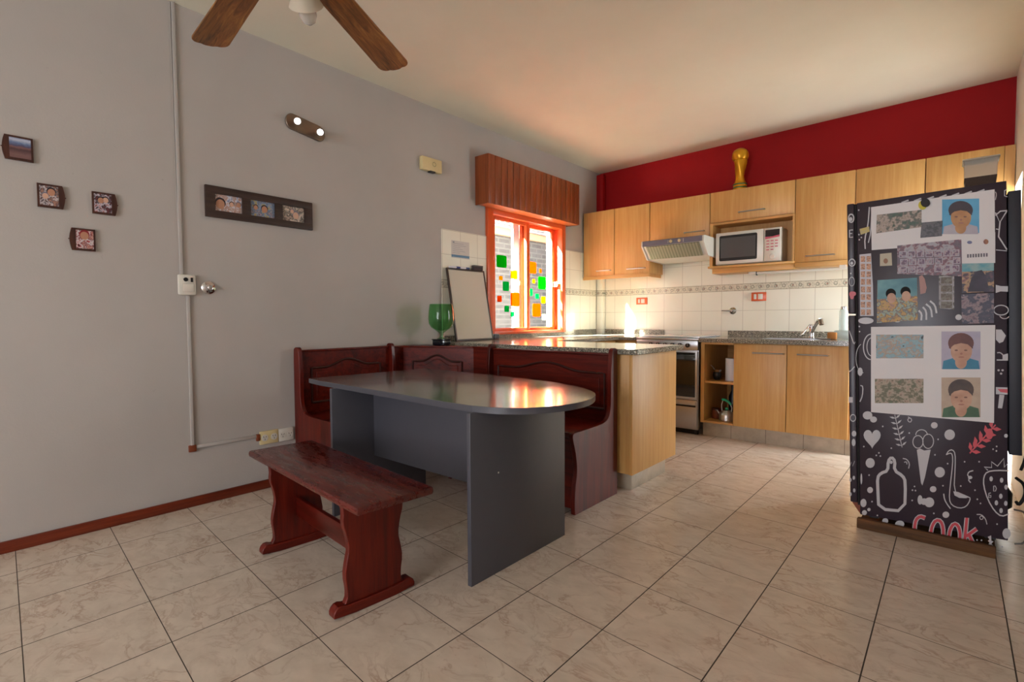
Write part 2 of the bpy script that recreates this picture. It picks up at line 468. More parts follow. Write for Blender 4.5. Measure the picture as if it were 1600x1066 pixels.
# ================================================================== WINDOW
win = bpy.data.objects.new('window_1', None); COL.objects.link(win); win['kind'] = 'structure'
win.location = (0, 4.33, .975); MW['window_1'] = Matrix.Translation((0, 4.33, .975))
b = MB()
b.box(-.15, .028, WY0-.03, WY0+.055, WZ0, WZ1, .004); b.box(-.15, .028, WY1-.045, WY1+.025, WZ0, WZ1, .004)
b.box(-.15, .028, WY0+.055, WY1-.045, WZ1-.06, WZ1, .004); b.box(-.15, .03, WY0+.055, WY1-.045, WZ0, WZ0+.028, .004)
b.build('window_frame', M['orange'], win)
def sash(y0, y1, x, z0=1.003, z1=2.165, w=.055, gl='pane'):
    s = MB(); s.box(x-.018, x+.018, y0, y0+w, z0, z1, .003); s.box(x-.018, x+.018, y1-w, y1, z0, z1, .003)
    s.box(x-.018, x+.018, y0+w, y1-w, z0, z0+.035, .003); s.box(x-.018, x+.018, y0+w, y1-w, z1-.035, z1, .003)
    so = s.build('window_sash', M['orange'], win)
    p = B(x-.002, x+.002, y0+w-.005, y1-w+.005, z0+.03, z1-.03).build('window_pane', M['pane'], so, smooth=False)
    return so
s1 = sash(3.76, 4.37, -.035); s2 = sash(4.30, 4.90, -.085)
b = MB(); b.box(-.07, -.012, 3.775, 3.79, 1.72, 1.76, .003); b.box(-.07, -.012, 4.87, 4.885, 1.50, 1.56, .003); b.build('latch', M['white_plastic'], win)
# outer window stiles, sunlight on them put into their pale colour
b = MB(); b.box(-.19, -.13, WY0+.0, WY0+.045, WZ0, WZ1); b.box(-.19, -.13, WY1-.06, WY1-.005, WZ0, WZ1)
b.build('sunlit_outer_stile', M['sunlit_frame'], win)
# sash stile behind the left pane, sun glare painted as white
B(-.135, -.105, 4.20, 4.295, 1.003, 2.165, .003).build('sunlit_sash_stile', M['sunlit_frame'], win)
# stickers: measured positions (y, z centre, w, h) on each pane
S_L = [('green',3.850,4.005,1.656,1.782),('pale green',4.132,4.188,1.683,1.725),('yellow',4.068,4.174,1.551,1.641),('yellow',3.886,3.942,1.527,1.570),('teal',3.942,4.041,1.420,1.517),('pale green',4.170,4.218,1.490,1.533),('orange',3.857,3.926,1.304,1.368),('orange',4.066,4.212,1.265,1.409),('teal',3.967,4.039,1.203,1.268),('teal',4.064,4.119,1.152,1.206)]
S_R = [('orange',4.427,4.566,1.635,1.765),('orange',4.622,4.666,1.650,1.698),('yellow',4.494,4.544,1.527,1.574),('green',4.600,4.743,1.467,1.610),('teal',4.418,4.498,1.384,1.466),('teal',4.548,4.613,1.357,1.413),('yellow',4.655,4.735,1.307,1.385),('orange',4.495,4.647,1.154,1.303),('pale green',4.672,4.739,1.116,1.184)]
for so, S, x in ((s1, S_L, -.0325), (s2, S_R, -.0825)):
    for c, y0, y1, z0, z1 in S:
        r = min(y1-y0, z1-z0)*.16
        pts = []
        for cy, cz, a0 in ((y1-r, z1-r, 0), (y0+r, z1-r, 90), (y0+r, z0+r, 180), (y1-r, z0+r, 270)):
            for k in range(5): a = math.radians(a0+k*22.5); pts.append((cy+r*math.cos(a), cz+r*math.sin(a)))
        o = MB().prism(pts, 'X', x, x+.0015).build('window_sticker', ST[c], so, smooth=False, label='translucent %s square sticker' % c)

# roller shutter box above the window
VX = .165
t = thing('roller_shutter_box', 'long reddish-brown slatted wooden shutter box above the window', 'shutter box', (0, 4.3, 2.2))
bd = MB(); bd.box(.002, VX, 3.52, 3.538, 2.216, 2.672); bd.box(.002, VX, 5.03, 5.048, 2.214, 2.672); bd.box(.002, VX, 3.538, 5.03, 2.655, 2.672)
bd.build('box_side', M['shutter'], t, smooth=False)
n = 17; w = (5.048-3.52)/n; bd = MB()
for i in range(n): bd.box(VX-.001, VX+.012, 3.52+i*w+.002, 3.52+(i+1)*w-.002, 2.214, 2.672, .003)
bd.build('front_boards', M['shutter'], t)
B(.03, VX, 3.538, 5.03, 2.216, 2.232).build('bottom_board', M['shutter_y'], t, smooth=False)

# neighbour's wall outside
nb = thing('neighbouring_wall', 'grey brick wall seen outside through the window', 'wall', (-1.7, 6, 0))
B(-1.9, -1.6, 2.6, 9.5, -.3, 2.36).build('brickwork', M['brick'], nb, smooth=False)
B(-1.93, -1.55, 2.6, 9.5, 2.36, 2.47, .01).build('rendered_band', M['cream_band'], nb)
bd = MB()
for i in range(60):
    y = 2.6+i*.115
    bd.prism([(y, 2.50), (y+.0575, 2.55), (y+.115, 2.50), (y+.115, 2.515), (y+.0575, 2.565), (y, 2.515)], 'X', -2.5, -1.45)
bd.build('corrugated_roof', M['corrugated'], nb)
B(-1.58, -1.52, 2.6, 9.5, 2.47, 2.50).build('fascia', M['corrugated'], nb, smooth=False)
structure(B(-3.5, -.2, -2, 10, -.45, -.3).build('ground_1', M['pavement'], smooth=False))

# ================================================================== WALL ITEMS (left wall)
PIC = {'skin': plain('print_skin', '#B88468', .4), 'skin_pale': plain('print_skin_pale', '#CFA48C', .4), 'dark': plain('print_dark', '#241820', .4), 'red': plain('print_red_hair', '#8A1C26', .4), 'grey': plain('print_grey', '#7A7480', .4)}
def wallA_frame(name, label, y0, y1, z0, z1, pic, bulge, heads=()):
    """small plank frame with one curved side and a little knob"""
    t = thing(name, label, 'photo frame', (0.002, (y0+y1)/2, (z0+z1)/2))
    h = z1-z0
    side = [(z0+h*k/8, .006*1+.008*math.sin(PI*k/8)) for k in range(9)]
    if bulge > 0: pts = [(y0, z0)]+[(y1-.008+d*1.2, z) for z, d in side]+[(y0, z1)]
    else: pts = [(y1, z0)]+[(y0+.008-d*1.2, z) for z, d in side]+[(y1, z1)]
    MB().prism(pts, 'X', .002, .014).build('frame_board', M['dark_brown'], t)
    a, c = (y0+.008, y1-.017) if bulge > 0 else (y0+.017, y1-.008)
    B(.0142, .0155, a, c, z0+.011, z1-.010).build('photograph', pic, t, smooth=False)
    for (hy, hz, hr, cskin, chair) in heads:
        Y, Z = a+(c-a)*hy, z0+h*hz; R0 = h*hr
        pts_ = lambda rr, dz=0: [(Y+rr*.85*math.cos(2*PI*k/16), Z+dz+rr*math.sin(2*PI*k/16)) for k in range(16)]
        MB().prism(pts_(R0*1.22, R0*.28), 'X', .0153, .0158).build('printed_hair', PIC[chair], t, smooth=False)
        MB().prism(pts_(R0), 'X', .0158, .0161).build('printed_face', PIC[cskin], t, smooth=False)
    ky = y1+.013 if bulge > 0 else y0-.013
    zc = (z0+z1)/2
    MB().tube([(.008, ky-.01*bulge, zc), (.008, ky, zc)], [.002, .003]).build('knob', M['dark_brown'], t)
M['dark_brown'] = wood('small_frame_wood', '#2A120B', '#47241A', '#5A3020', 'Z', 50, .4, 3)

def landscape_mat():
    m = NT('photo_beach'); x, y, z = m.xyz()
    f = m.noise(60, 4, .7)
    zz = m.math('ADD', z, m.math('MULTIPLY', f, .02))
    col = m.ramp(m.math('MULTIPLY', m.math('SUBTRACT', zz, -.05), 8.5), [(.0, '#6E4E4C'), (.25, '#7A5A58'), (.45, '#4C3438'), (.55, '#7E5A58'), (.62, '#4E4A66'), (.72, '#66789A'), (.85, '#B8BCCC'), (.95, '#7E8CAE')])
    return m.set(col, .3)
wallA_frame('framed_photo', 'small brown wooden frame with beach landscape, highest and farthest left on wall', .306, .408, 1.915, 2.031, landscape_mat(), -1)
wallA_frame('framed_photo', 'small brown frame with couple photo including striped shirt, left of the conduit', .416, .513, 1.703, 1.820, blurry('photo_couple', ['#1B1420', '#3A2A34', '#6A4A44', '#B98A74', '#CFC4C4', '#2A2030'], 42), 1, ((.62, .66, .15, 'skin', 'dark'), (.30, .48, .12, 'skin_pale', 'grey')))
wallA_frame('framed_photo', 'small brown frame nearest the wall conduit with people hugging', .631, .730, 1.702, 1.818, blurry('photo_hug', ['#1A1014', '#5A2A2E', '#A0645C', '#6A2A34', '#C8C0CC', '#2A2024'], 42), 1, ((.38, .62, .13, 'skin', 'dark'), (.66, .66, .12, 'skin_pale', 'dark')))
wallA_frame('framed_photo', 'lowest small brown frame with portrait in red clothing on left wall', .541, .638, 1.500, 1.615, blurry('photo_red', ['#16090C', '#8E1A26', '#A8222C', '#C89A8C', '#D8D0D0', '#7A1420'], 34), -1, ((.48, .68, .18, 'skin', 'red'),))

t = thing('framed_photo', 'long dark wooden frame holding three photographs in a row', 'photo frame', (0, 1.52, 1.86))
FY0, FY1, FZ0, FZ1 = 1.174, 1.861, 1.766, 1.958
bd = MB()
sl = [(1.229, 1.387), (1.440, 1.596), (1.648, 1.802)]
bd.box(.002, .024, FY0, FY1, 1.912, FZ1, .002); bd.box(.002, .024, FY0, FY1, FZ0, 1.810, .002)
e = [FY0]+[v for s in sl for v in s]+[FY1]
for i in range(0, len(e), 2): bd.box(.002, .0235, e[i], e[i+1], 1.808, 1.914, .001)
bd.build('frame_board', M['dark_oak'], t)
for (a, c), cols, nm in zip(sl, (['#2A3440', '#B08878', '#C0B4B0', '#7080A8', '#A87864', '#D8D4D8'], ['#3A4A60', '#6A7A9A', '#A89098', '#B8A040', '#5A6A78', '#8090B0'], ['#5C5450', '#8A7E78', '#C0A898', '#D8C4B0', '#4A4038', '#9A948C']), 'abc'):
    B(.008, .012, a-.002, c+.002, 1.806, 1.916).build('photograph', blurry('photo_row_'+nm, cols, 30), t, smooth=False)
    for hy, hz, hr, cs, ch in {'a': ((.2, .42, .030, 'skin', 'dark'), (.62, .5, .014, 'skin_pale', 'dark'), (.88, .52, .016, 'skin', 'grey')), 'b': ((.22, .55, .015, 'skin', 'dark'), (.58, .5, .022, 'skin', 'dark')), 'c': ((.45, .66, .014, 'skin_pale', 'grey'), (.62, .42, .024, 'skin_pale', 'grey'))}[nm]:
        Y, Z = a+(c-a)*hy, 1.808+.106*hz
        MB().prism([(Y+hr*1.05*math.cos(2*PI*k/14), Z+hr*.3+hr*1.1*math.sin(2*PI*k/14)) for k in range(14)], 'X', .012, .0124).build('printed_hair', PIC[ch], t, smooth=False)
        MB().prism([(Y+hr*.85*math.cos(2*PI*k/14), Z+hr*math.sin(2*PI*k/14)) for k in range(14)], 'X', .0124, .0127).build('printed_face', PIC[cs], t, smooth=False)

# cable conduit
t = thing('cable_conduit', 'thin white cable duct running down the left wall to the sockets', 'conduit', (0, 1.05, 0))
B(.001, .014, 1.028, 1.046, 1.405, ZC-.001, .002).xform(Matrix.Identity(4)).build('duct', M['white_plastic_wall'] if 'white_plastic_wall' in M else M['wall'], t)
B(.001, .014, 1.058, 1.076, .36, 1.28, .002).build('duct', M['wall'], t)
B(.001, .014, 1.076, 1.44, .352, .372, .002).build('duct', M['wall'], t)
MB().tube([(.004, 1.022, ZC-.002), (.004, 1.024, 1.9), (.004, 1.034, 1.41)], .0022, 6).build('wire', M['wall'], t)
B(.001, .018, 1.045, 1.085, .335, .375, .003).build('corner_cover', M['terracotta'], t, label='rusty orange corner patch')

t = thing('wall_switch', 'white double switch plate joined to the vertical conduit', 'switch', (0, 1.06, 1.34))
B(.001, .028, 1.014, 1.108, 1.282, 1.404, .010).build('plate', M['white_plastic'], t)
B(.0275, .033, 1.034, 1.094, 1.300, 1.350, .004).build('rocker', M['white_plastic'], t)
MB().lathe([(.012, 0), (.012, .004)], (.0275, 1.052, 1.374), 20, 'X').build('dial', M['black_plastic'], t)
B(.027, .032, 1.078, 1.090, 1.360, 1.386, .001).build('button', M['black_plastic'], t)
t = thing('valve_cover', 'round chrome valve rosette right of the white switch plate', 'valve', (0, 1.181, 1.332))
MB().lathe([(.040, .001), (.040, .006), (.030, .014), (.016, .018)], (0, 1.181, 1.332), 36, 'X').build('rosette', M['chrome'], t)
MB().lathe([(.014, .016), (.015, .034), (.008, .042)], (0, 1.181, 1.332), 24, 'X').build('stem', M['chrome'], t)

def socket_row(y0, y1, z0, z1, label, mat, n):
    t = thing('wall_socket', label, 'socket', (0, (y0+y1)/2, (z0+z1)/2))
    B(.001, .016, y0, y1, z0, z1, .003).build('plate', mat, t)
    for k in range(n):
        cy = y0+(y1-y0)*(k+.5)/n; cz = (z0+z1)/2
        MB().lathe([(.022, .016), (.022, .018)], (0, cy, cz), 24, 'X').build('outlet', M['white_plastic'], t)
        b = MB()
        for dy, dz, r in ((-.008, .006, .5), (.008, .006, -.5), (0, -.010, 0)): b.box(.0175, .0188, cy+dy-.0015, cy+dy+.0015, cz+dz-.005, cz+dz+.005, rot=Matrix.Rotation(r, 4, 'X'))
        b.build('slots', M['black_plastic'], t)
socket_row(1.462, 1.585, .300, .388, 'yellowed double wall socket at the end of the cable duct', M['cream_plastic'], 2)
socket_row(1.588, 1.690, .298, .386, 'grey-white wall socket between yellowed socket and corner bench', M['white_plastic'], 2)
B(.001, .02, 1.440, 1.462, .33, .375, .003).build('conduit_end', M['terracotta'], bpy.data.objects['cable_conduit'], label='rusty orange end piece')

# double wall spotlight
t = thing('wall_spotlight', 'dark metal oval wall lamp with two lit bulbs', 'wall light', (0, 1.85, 2.48))
ang = math.radians(-4)
pts = []
for k in range(13): a = math.radians(90+k*15); pts.append((1.735+.048*math.cos(a), 2.492+.055*math.sin(a)))
for k in range(13): a = math.radians(-90+k*15); pts.append((1.925+.048*math.cos(a), 2.462+.055*math.sin(a)))
MB().prism(pts, 'X', .001, .018).build('backplate', M['dark_metal'], t, bev=.004)
for (y, z) in ((1.742, 2.480), (1.905, 2.450)):
    d = Vector((.85, -.45, -.25)).normalized()
    p0 = Vector((.016, y+.01, z+.005)); p1 = p0+Vector((.035, 0, 0)); p2 = p1+d*.06
    c = MB().tube([p0, p1], .008, 12).build('arm', M['dark_metal'], t)
    h = MB().tube([p1-d*.01, p1+d*.005, p2-d*.01, p2], [.012, .022, .026, .027], 24).build('lamp_head', M['dark_metal'], t)
    MB().tube([p2-d*.004, p2+d*.002], .0195, 24).build('bulb', M['led'], h)

t = thing('door_chime', 'small yellowed plastic chime box high on wall left of shutter box', 'chime', (0, 2.95, 2.46))
B(.001, .045, 2.845, 3.065, 2.408, 2.520, .006).build('case', M['cream_plastic'], t)
b = MB()
for k in range(8):
    a = k*PI/4; b.box(.0445, .0465, 2.975+.018*math.cos(a)-.004, 2.975+.018*math.cos(a)+.004, 2.470+.018*math.sin(a)-.003, 2.470+.018*math.sin(a)+.003)
b.build('grille', plain('chime_grille', '#8A7A54', .5), t)
B(.01, .044, 2.93, 2.99, 2.398, 2.412, .002).build('tab', M['black_plastic'], t)

t = thing('wall_notice', 'small white printed notice with blue bar taped on cream tiles', 'notice', (0, 3.31, 1.77))
B(.0095, .0105, 3.198, 3.425, 1.692, 1.850).build('sheet', plain('notice_paper', '#C8C2BC', .5), t, smooth=False)
B(.0106, .0110, 3.198, 3.425, 1.700, 1.722).build('blue_bar', plain('notice_blue', '#5A7C98', .5), t, smooth=False)
b = MB()
for k in range(6): b.box(.0106, .0109, 3.215, 3.30+.1*((k*37) % 10)/10, 1.738+k*.017, 1.741+k*.017)
b.box(.0106, .0109, 3.215, 3.235, 1.828, 1.842)
b.build('print', plain('notice_ink', '#8A8E94', .5), t, smooth=False)

# ================================================================== DINING TABLE
t = thing('dining_table', 'dark grey laminate dining table with one rounded end', 'table', (1.38, 1.95, 0))
top = [(.44, 1.59), (.62, 1.565), (1.129, 1.545), (1.609, 1.525), (1.80, 1.515)]
cur = [(1.95, 1.52), (2.06, 1.545), (2.145, 1.60), (2.213, 1.69), (2.25, 1.80), (2.258, 1.90), (2.24, 2.01), (2.175, 2.15), (2.085, 2.24), (1.93, 2.33)]
pts = top+sm(cur, 2, False)+[(1.679, 2.403), (1.223, 2.445), (.50, 2.475)]
MB().prism(pts, 'Z', .738, .765).build('tabletop', M['table_top'], t, bev=.0015)
b = MB(); b.prism([(p[0]+(.0012 if False else 0), p[1]) for p in pts], 'Z', .7385, .7645)
# edging strip
e = MB()
outer = [(p[0]+(p[0]-1.35)*.0008, p[1]+(p[1]-1.98)*.0012) for p in pts]
b.bm.free()
vs = []
n = len(pts)
v0 = [e.bm.verts.new((p[0], p[1], .7375)) for p in outer]; v1 = [e.bm.verts.new((p[0], p[1], .7638)) for p in outer]
for i in range(n): e.bm.faces.new((v0[i], v0[(i+1) % n], v1[(i+1) % n], v1[i]))
eo = e.build('edge_band', M['grey_lam'], t)
sd = eo.modifiers.new('thick', 'SOLIDIFY'); sd.thickness = .001; sd.offset = 0
B(1.951, 1.973, 1.488, 2.172, 0, .738, .001).build('end_panel', M['grey_lam'], t)
B(.798, .820, 1.525, 2.20, 0, .738, .001).build('end_panel', M['grey_lam'], t)
B(.820, 1.951, 1.800, 1.820, .30, .738, .001).build('modesty_panel', M['grey_lam'], t)
MB().lathe([(.004, 0), (.004, .001)], (1.9732, 1.66, .45), 12, 'X').build('screw_cap', M['white_plastic'], t)

# ================================================================== WOODEN BENCH (loose)
bl = thing('wooden_bench', 'loose dark red wooden bench with shaped trestle ends in front of table', 'bench', (1.375, 1.19, 0), (0, 0, math.radians(-4.6)))
def bb(*a): return MB().box(*a)
MB().box(-.565, .565, -.165, .165, .440, .472, .011).build('seat', M['worn_seat'], bl, world=False)
def trestle(x):
    half = [(.150, .0), (.150, .02), (.120, .055), (.118, .09), (.128, .15), (.120, .20), (.108, .25), (.118, .31), (.133, .355), (.128, .40), (.138, .440)]
    r = sm(half, 1, False)
    pts = [(-y, z) for y, z in r[::-1]]+[(y, z) for y, z in r]
    o = MB().prism(pts, 'X', x-.014, x+.014).build('leg', M['mahogany'], bl, world=False, bev=.003)
    f = MB().prism(sm([(-.178, 0), (-.178, .032), (-.155, .052), (-.12, .040), (.12, .040), (.155, .052), (.178, .032), (.178, 0)], 1), 'X', x-.024, x+.024)
    f.build('foot', M['mahogany_y'], o, world=False, bev=.003)
trestle(-.375); trestle(.375)
MB().box(-.361, .361, -.011, .011, .150, .245, .003).build('stretcher', M['mahogany_x'], bl, world=False)

# ================================================================== CORNER BENCH
cb = thing('corner_bench', 'built-in mahogany corner bench with arched carved backrests', 'bench', (.2, 2.6, 0))
def end_prof():
    p = [(.0, 0), (.0, .915), (.012, .938), (.045, .944), (.068, .930), (.072, .90), (.085, .80), (.082, .68), (.084, .58), (.105, .515), (.150, .487), (.230, .480), (.40, .478), (.495, .478), (.512, .466)]
    q = [(.505, .43), (.485, .38), (.468, .30), (.466, .24), (.482, .17), (.490, .10), (.490, .04), (.486, .0)]
    return sm(p+q, 2, False)
EP = end_prof()
# left module : backs to the left wall, y 1.70 .. 2.49
MB().prism([(.018+a, z) for a, z in EP], 'Y', 1.700, 1.728).build('end_panel', M['mahogany'], cb, bev=.004)
MB().prism([(.018+a, z) for a, z in EP], 'Y', 2.470, 2.498).build('end_panel', M['mahogany'], cb, bev=.004)
# right module : backs to the peninsula, x .83 .. 1.86
YK = 2.915
MB().prism([(YK-a, z) for a, z in EP], 'X', 1.838, 1.866).build('end_panel', M['mahogany'], cb, bev=.004)
MB().prism([(YK-a, z) for a, z in EP], 'X', .790, .815).build('end_panel', M['mahogany'], cb, bev=.004)
def arch_loop(w, h0, h1, arch, n=26):
    """closed outline: rectangle with an arched top; u 0..w"""
    pts = [(0, h0)]; pts.append((0, h1))
    for k in range(n+1):
        s = k/n
        z = h1+arch*(0 if s < .14 or s > .86 else .5-.5*math.cos(2*PI*(s-.14)/.72))
        pts.append((w*(.04+.92*s), z))
    pts += [(w, h1), (w, h0)]
    return pts
def backrest(u0, u1, zb, place, z1=.905, arch=.05, top=.79, bot=.545, mar=.12):
    """place(u, d, z) -> world point, d = distance out from the back plane"""
    W = u1-u0
    b = MB(); b.box(0, W, 0, .02, zb, z1)
    b.xform(Matrix(((1, 0, 0, 0), (0, 1, 0, 0), (0, 0, 1, 0), (0, 0, 0, 1))))
    def tr(bm):
        for v in bm.bm.verts: v.co = Vector(place(u0+v.co.x, v.co.y, v.co.z))
        return bm
    par = tr(b).build('backrest', M['mahogany_r'], cb)
    b = MB(); b.box(0, W, -.006, .032, z1, z1+.016, .006); tr(b).build('top_rail', M['mahogany_r'], par)
    lo = arch_loop(W-2*mar, bot, top, arch)
    # raised moulding following the loop + raised field
    m = MB(); path = [Vector((mar+p[0], .021, p[1])) for p in lo]
    m.tube(path+[path[0]], .0085, 8, False); tr(m).build('moulding', M['mahogany_dark'], par)
    lo2 = [(mar+.035+p[0]*(W-2*mar-.07)/(W-2*mar), p[1]+(.03 if p[1] < bot+.001 else -.03)) for p in lo]
    f = MB(); f.prism(lo2, 'Y', .019, .027); tr(f).build('raised_field', M['mahogany_r'], par, bev=.004)
M['mahogany_r'] = wood('mahogany_back', '#3A0B04', '#571308', '#6E1F0F', 'X', 40, .45, 2.5, .1, spec=.22)
M['mahogany_dark'] = plain('mahogany_moulding', '#35100A', .3)
backrest(1.728, 2.470, .30, lambda u, d, z: (.03+d, u, z), mar=.085)
backrest(.815, 1.838, .30, lambda u, d, z: (u, 2.905-d, z), z1=.892, arch=.05, top=.775, mar=.05)
# corner back, three facets
P0, P1, P2, P3 = Vector((.03, 2.498)), Vector((.03, 2.625)), Vector((.60, 2.895)), Vector((.79, 2.905))
def facet(a, b_, carve):
    d = (b_-a); L = d.length; d.normalize(); nrm = Vector((d.y, -d.x))
    pl = lambda u, q, z: (a.x+d.x*u+nrm.x*q, a.y+d.y*u+nrm.y*q, z)
    if carve: backrest(0, L, .30, pl, z1=.900, arch=.05, top=.79, mar=.10)
    else:
        b = MB(); b.box(0, L, 0, .02, .30, .900); 
        for v in b.bm.verts: v.co = Vector(pl(v.co.x, v.co.y, v.co.z))
        par = b.build('backrest', M['mahogany_r'], cb)
        b = MB(); b.box(0, L, -.006, .032, .900, .916, .005)
        for v in b.bm.verts: v.co = Vector(pl(v.co.x, v.co.y, v.co.z))
        b.build('top_rail', M['mahogany_r'], par)
facet(P0, P1, False); facet(P1, P2, True); facet(P2, P3, False)
MB().prism([(.004, 2.52), (.03, 2.60), (.56, 2.885), (.60, 2.912), (.004, 2.912)], 'Z', .900, .914).build('corner_shelf', M['mahogany_x'], cb, smooth=False, label='triangular wooden top behind the corner backrest')
# seats and fronts
B(.05, .480, 1.728, 2.470, .445, .472, .004).build('seat', M['mahogany_y'], cb)
B(.815, 1.838, 2.43, 2.885, .445, .472, .004).build('seat', M['mahogany_x'], cb)
MB().prism([(.05, 2.498), (.48, 2.498), (.79, 2.46), (.79, 2.885), (.60, 2.875), (.05, 2.62)], 'Z', .445, .472).build('seat', M['mahogany_x'], cb, smooth=False)
B(.43, .448, 1.728, 2.470, .02, .445).build('front_board', M['mahogany_y'], cb, smooth=False)
B(.815, 1.838, 2.460, 2.478, .02, .445).build('front_board', M['mahogany_x'], cb, smooth=False)
MB().prism([(.43, 2.498), (.448, 2.498), (.789, 2.46), (.789, 2.478), (.448, 2.516), (.43, 2.516)], 'Z', .02, .445).build('front_board', M['mahogany_x'], cb, smooth=False)

# ================================================================== PENINSULA + LEFT RUN
CT = .935
wt = MB(); wt.prism([(.02, 3.09), (.30, 2.98), (.80, 2.935), (1.20, 2.925), (1.985, 2.918), (1.995, 2.928), (1.995, 3.655), (1.985, 3.665), (.80, 3.665), (.80, 4.85), (1.0, 4.85), (1.0, 5.70), (.105, 5.685), (.02, 5.685)], 'Z', .900, CT)
tag(wt.build('granite_worktop', M['granite'], bev=.006), 'speckled brown granite worktop running from peninsula round to the stove', 'worktop')
t = thing('peninsula_cabinet', 'beech-veneered peninsula base behind the corner bench with tiled plinth', 'cabinet', (1.5, 3.3, 0))
B(.03, 1.925, 2.962, 3.62, .122, .898, .001).build('carcass', M['beech_e'] if 'beech_e' in M else M['beech'], t)
B(1.927, 1.950, 2.955, 3.630, .122, .900, .0015).build('end_panel', M['beech'], t)
B(.10, 1.905, 3.035, 3.555, 0, .122, .002).build('plinth', M['toe'], t)
t = thing('base_cabinet', 'beech base cabinet under the window along the left wall', 'cabinet', (.4, 4.3, 0))
B(.03, .76, 3.67, 4.86, .122, .898).build('carcass', M['beech'], t, smooth=False)
B(.76, .778, 3.68, 4.25, .14, .885, .001).build('door', M['beech'], t)
B(.76, .778, 4.255, 4.83, .14, .885, .001).build('door', M['beech'], t)
B(.05, .74, 3.67, 4.86, 0, .12).build('plinth', M['toe'], t, smooth=False)
t = thing('base_cabinet', 'beech corner base cabinet just left of the stove', 'cabinet', (.5, 5.2, 0))
B(.03, .99, 4.885, 5.66, .122, .898).build('carcass', M['beech'], t, smooth=False)
B(.785, .99, 4.866, 4.884, .14, .885, .001).build('door', M['beech'], t)
B(.05, .99, 4.94, 5.60, 0, .12).build('plinth', M['toe'], t, smooth=False)
b = MB(); b.prism([(.105, yB(.105)-.030), (.915, yB(.915)-.030), (.915, yB(.915)-.0095), (.105, yB(.105)-.0095)], 'Z', CT+.001, .995)
b.build('upstand', M['granite'], wall_far, smooth=False)
b = MB(); b.prism([(1.655, yB(1.655)-.030), (2.87, yB(2.87)-.030), (2.87, yB(2.87)-.0095), (1.655, yB(1.655)-.0095)], 'Z', CT+.001, .995)
b.build('upstand', M['granite'], wall_far, smooth=False)

# ================================================================== STOVE
t = thing('gas_stove', 'stainless steel freestanding stove with dark oven door and closed lid', 'stove', (1.33, 5.15, 0))
B(1.008, 1.645, 4.875, 5.50, .05, .915, .002).build('body', M['steel'], t)
B(1.002, 1.651, 4.85, 5.52, .915, .937, .006).build('hob_rim', M['steel'], t)
B(1.02, 1.632, 4.93, 5.50, .938, .952, .005).build('lid', plain('stove_lid', '#D8DADA', .12, .6), t)
B(1.008, 1.645, 4.848, 4.876, .822, .914, .003).build('control_panel', M['steel'], t)
for i in range(6):
    kx = 1.555-i*.0755
    k = MB().lathe([(.021, 0), (.021, .010), (.017, .026), (.0165, .030)], (kx, 4.818, .868), 24, 'Y').build('knob', M['black_plastic'], t)
    B(kx-.002, kx+.002, 4.814, 4.820, .862, .888).build('pointer', M['steel'], k)
d = B(1.012, 1.641, 4.850, 4.874, .345, .812, .003).build('oven_door', M['steel'], t)
B(1.045, 1.622, 4.846, 4.851, .368, .800, .002).build('oven_window', M['oven_glass'], d)
MB().tube([(1.06, 4.850, .792), (1.06, 4.822, .792), (1.61, 4.822, .792), (1.61, 4.850, .792)], .008, 12).build('handle', M['black_plastic'], d)
d = B(1.012, 1.641, 4.850, 4.874, .068, .335, .003).build('drawer', M['steel'], t)
B(1.05, 1.63, 4.838, 4.852, .290, .322, .004).build('handle', M['steel'], d)
B(1.05, 1.63, 4.846, 4.8515, .272, .290).build('grip_shade_strip', M['dark_gap'], d, smooth=False)  # raised strip, dark colour stands for shade beneath the handle
for x in (1.03, 1.60):
    for y in (4.90, 5.46): B(x, x+.03, y, y+.03, 0, .05).build('foot', M['black_plastic'], t, smooth=False)
B(1.02, 1.635, 4.905, 4.915, .002, .05).build('base_shadow_gap', M['dark_gap'], t, smooth=False).name = 'base_shade_strip'  # dark strip painted as the shade under the stove

# ================================================================== RIGHT BASE RUN
t = thing('open_shelf_unit', 'narrow open beech shelf unit between stove and sink cabinet', 'shelf unit', (1.82, 5.1, 0))
B(1.668, 1.700, 4.872, 5.55, .135, .900).build('side_panel', M['beech'], t, smooth=False)
B(1.964, 1.982, 4.892, 5.55, .135, .900).build('side_panel', M['beech'], t, smooth=False)
B(1.700, 1.964, 4.88, 5.55, .135, .153).build('bottom_panel', M['beech_x'], t, smooth=False)
B(1.700, 1.964, 4.90, 5.55, .512, .532).build('shelf', M['beech_x'], t, smooth=False)
B(1.700, 1.964, 4.88, 4.90, .882, .900).build('top_rail', M['beech_x'], t, smooth=False)
B(1.700, 1.964, 5.535, 5.55, .153, .900).build('back_panel', M['beech_edge'], t, smooth=False)
t = thing('base_cabinet', 'beech sink base cabinet with two doors and bar handles', 'cabinet', (2.42, 5.1, 0))
cc_ = MB(); cc_.box(1.984, 2.145, 4.892, 5.55, .135, .900); cc_.box(2.625, 2.870, 4.892, 5.55, .135, .900); cc_.box(2.145, 2.625, 4.892, 5.55, .135, .775); cc_.box(2.145, 2.625, 4.892, 4.995, .775, .900); cc_.build('carcass', M['beech'], t, smooth=False)
def handle(x0, x1, y, z, par, out=.028):
    MB().tube([(x0, y, z), (x0, y-out, z), (x1, y-out, z), (x1, y, z)], .0062, 10).build('handle', M['steel'], par)
for x0, x1, h0, h1 in ((1.970, 2.405, 2.135, 2.385), (2.411, 2.858, 2.490, 2.715)):
    d = B(x0, x1, 4.870, 4.889, .138, .893, .002).build('door', M['beech'], t)
    handle(h0, h1, 4.871, .818, d)
t = thing('tiled_plinth', 'beige tiled plinth under the sink cabinet', 'plinth', (2.26, 4.95, 0))
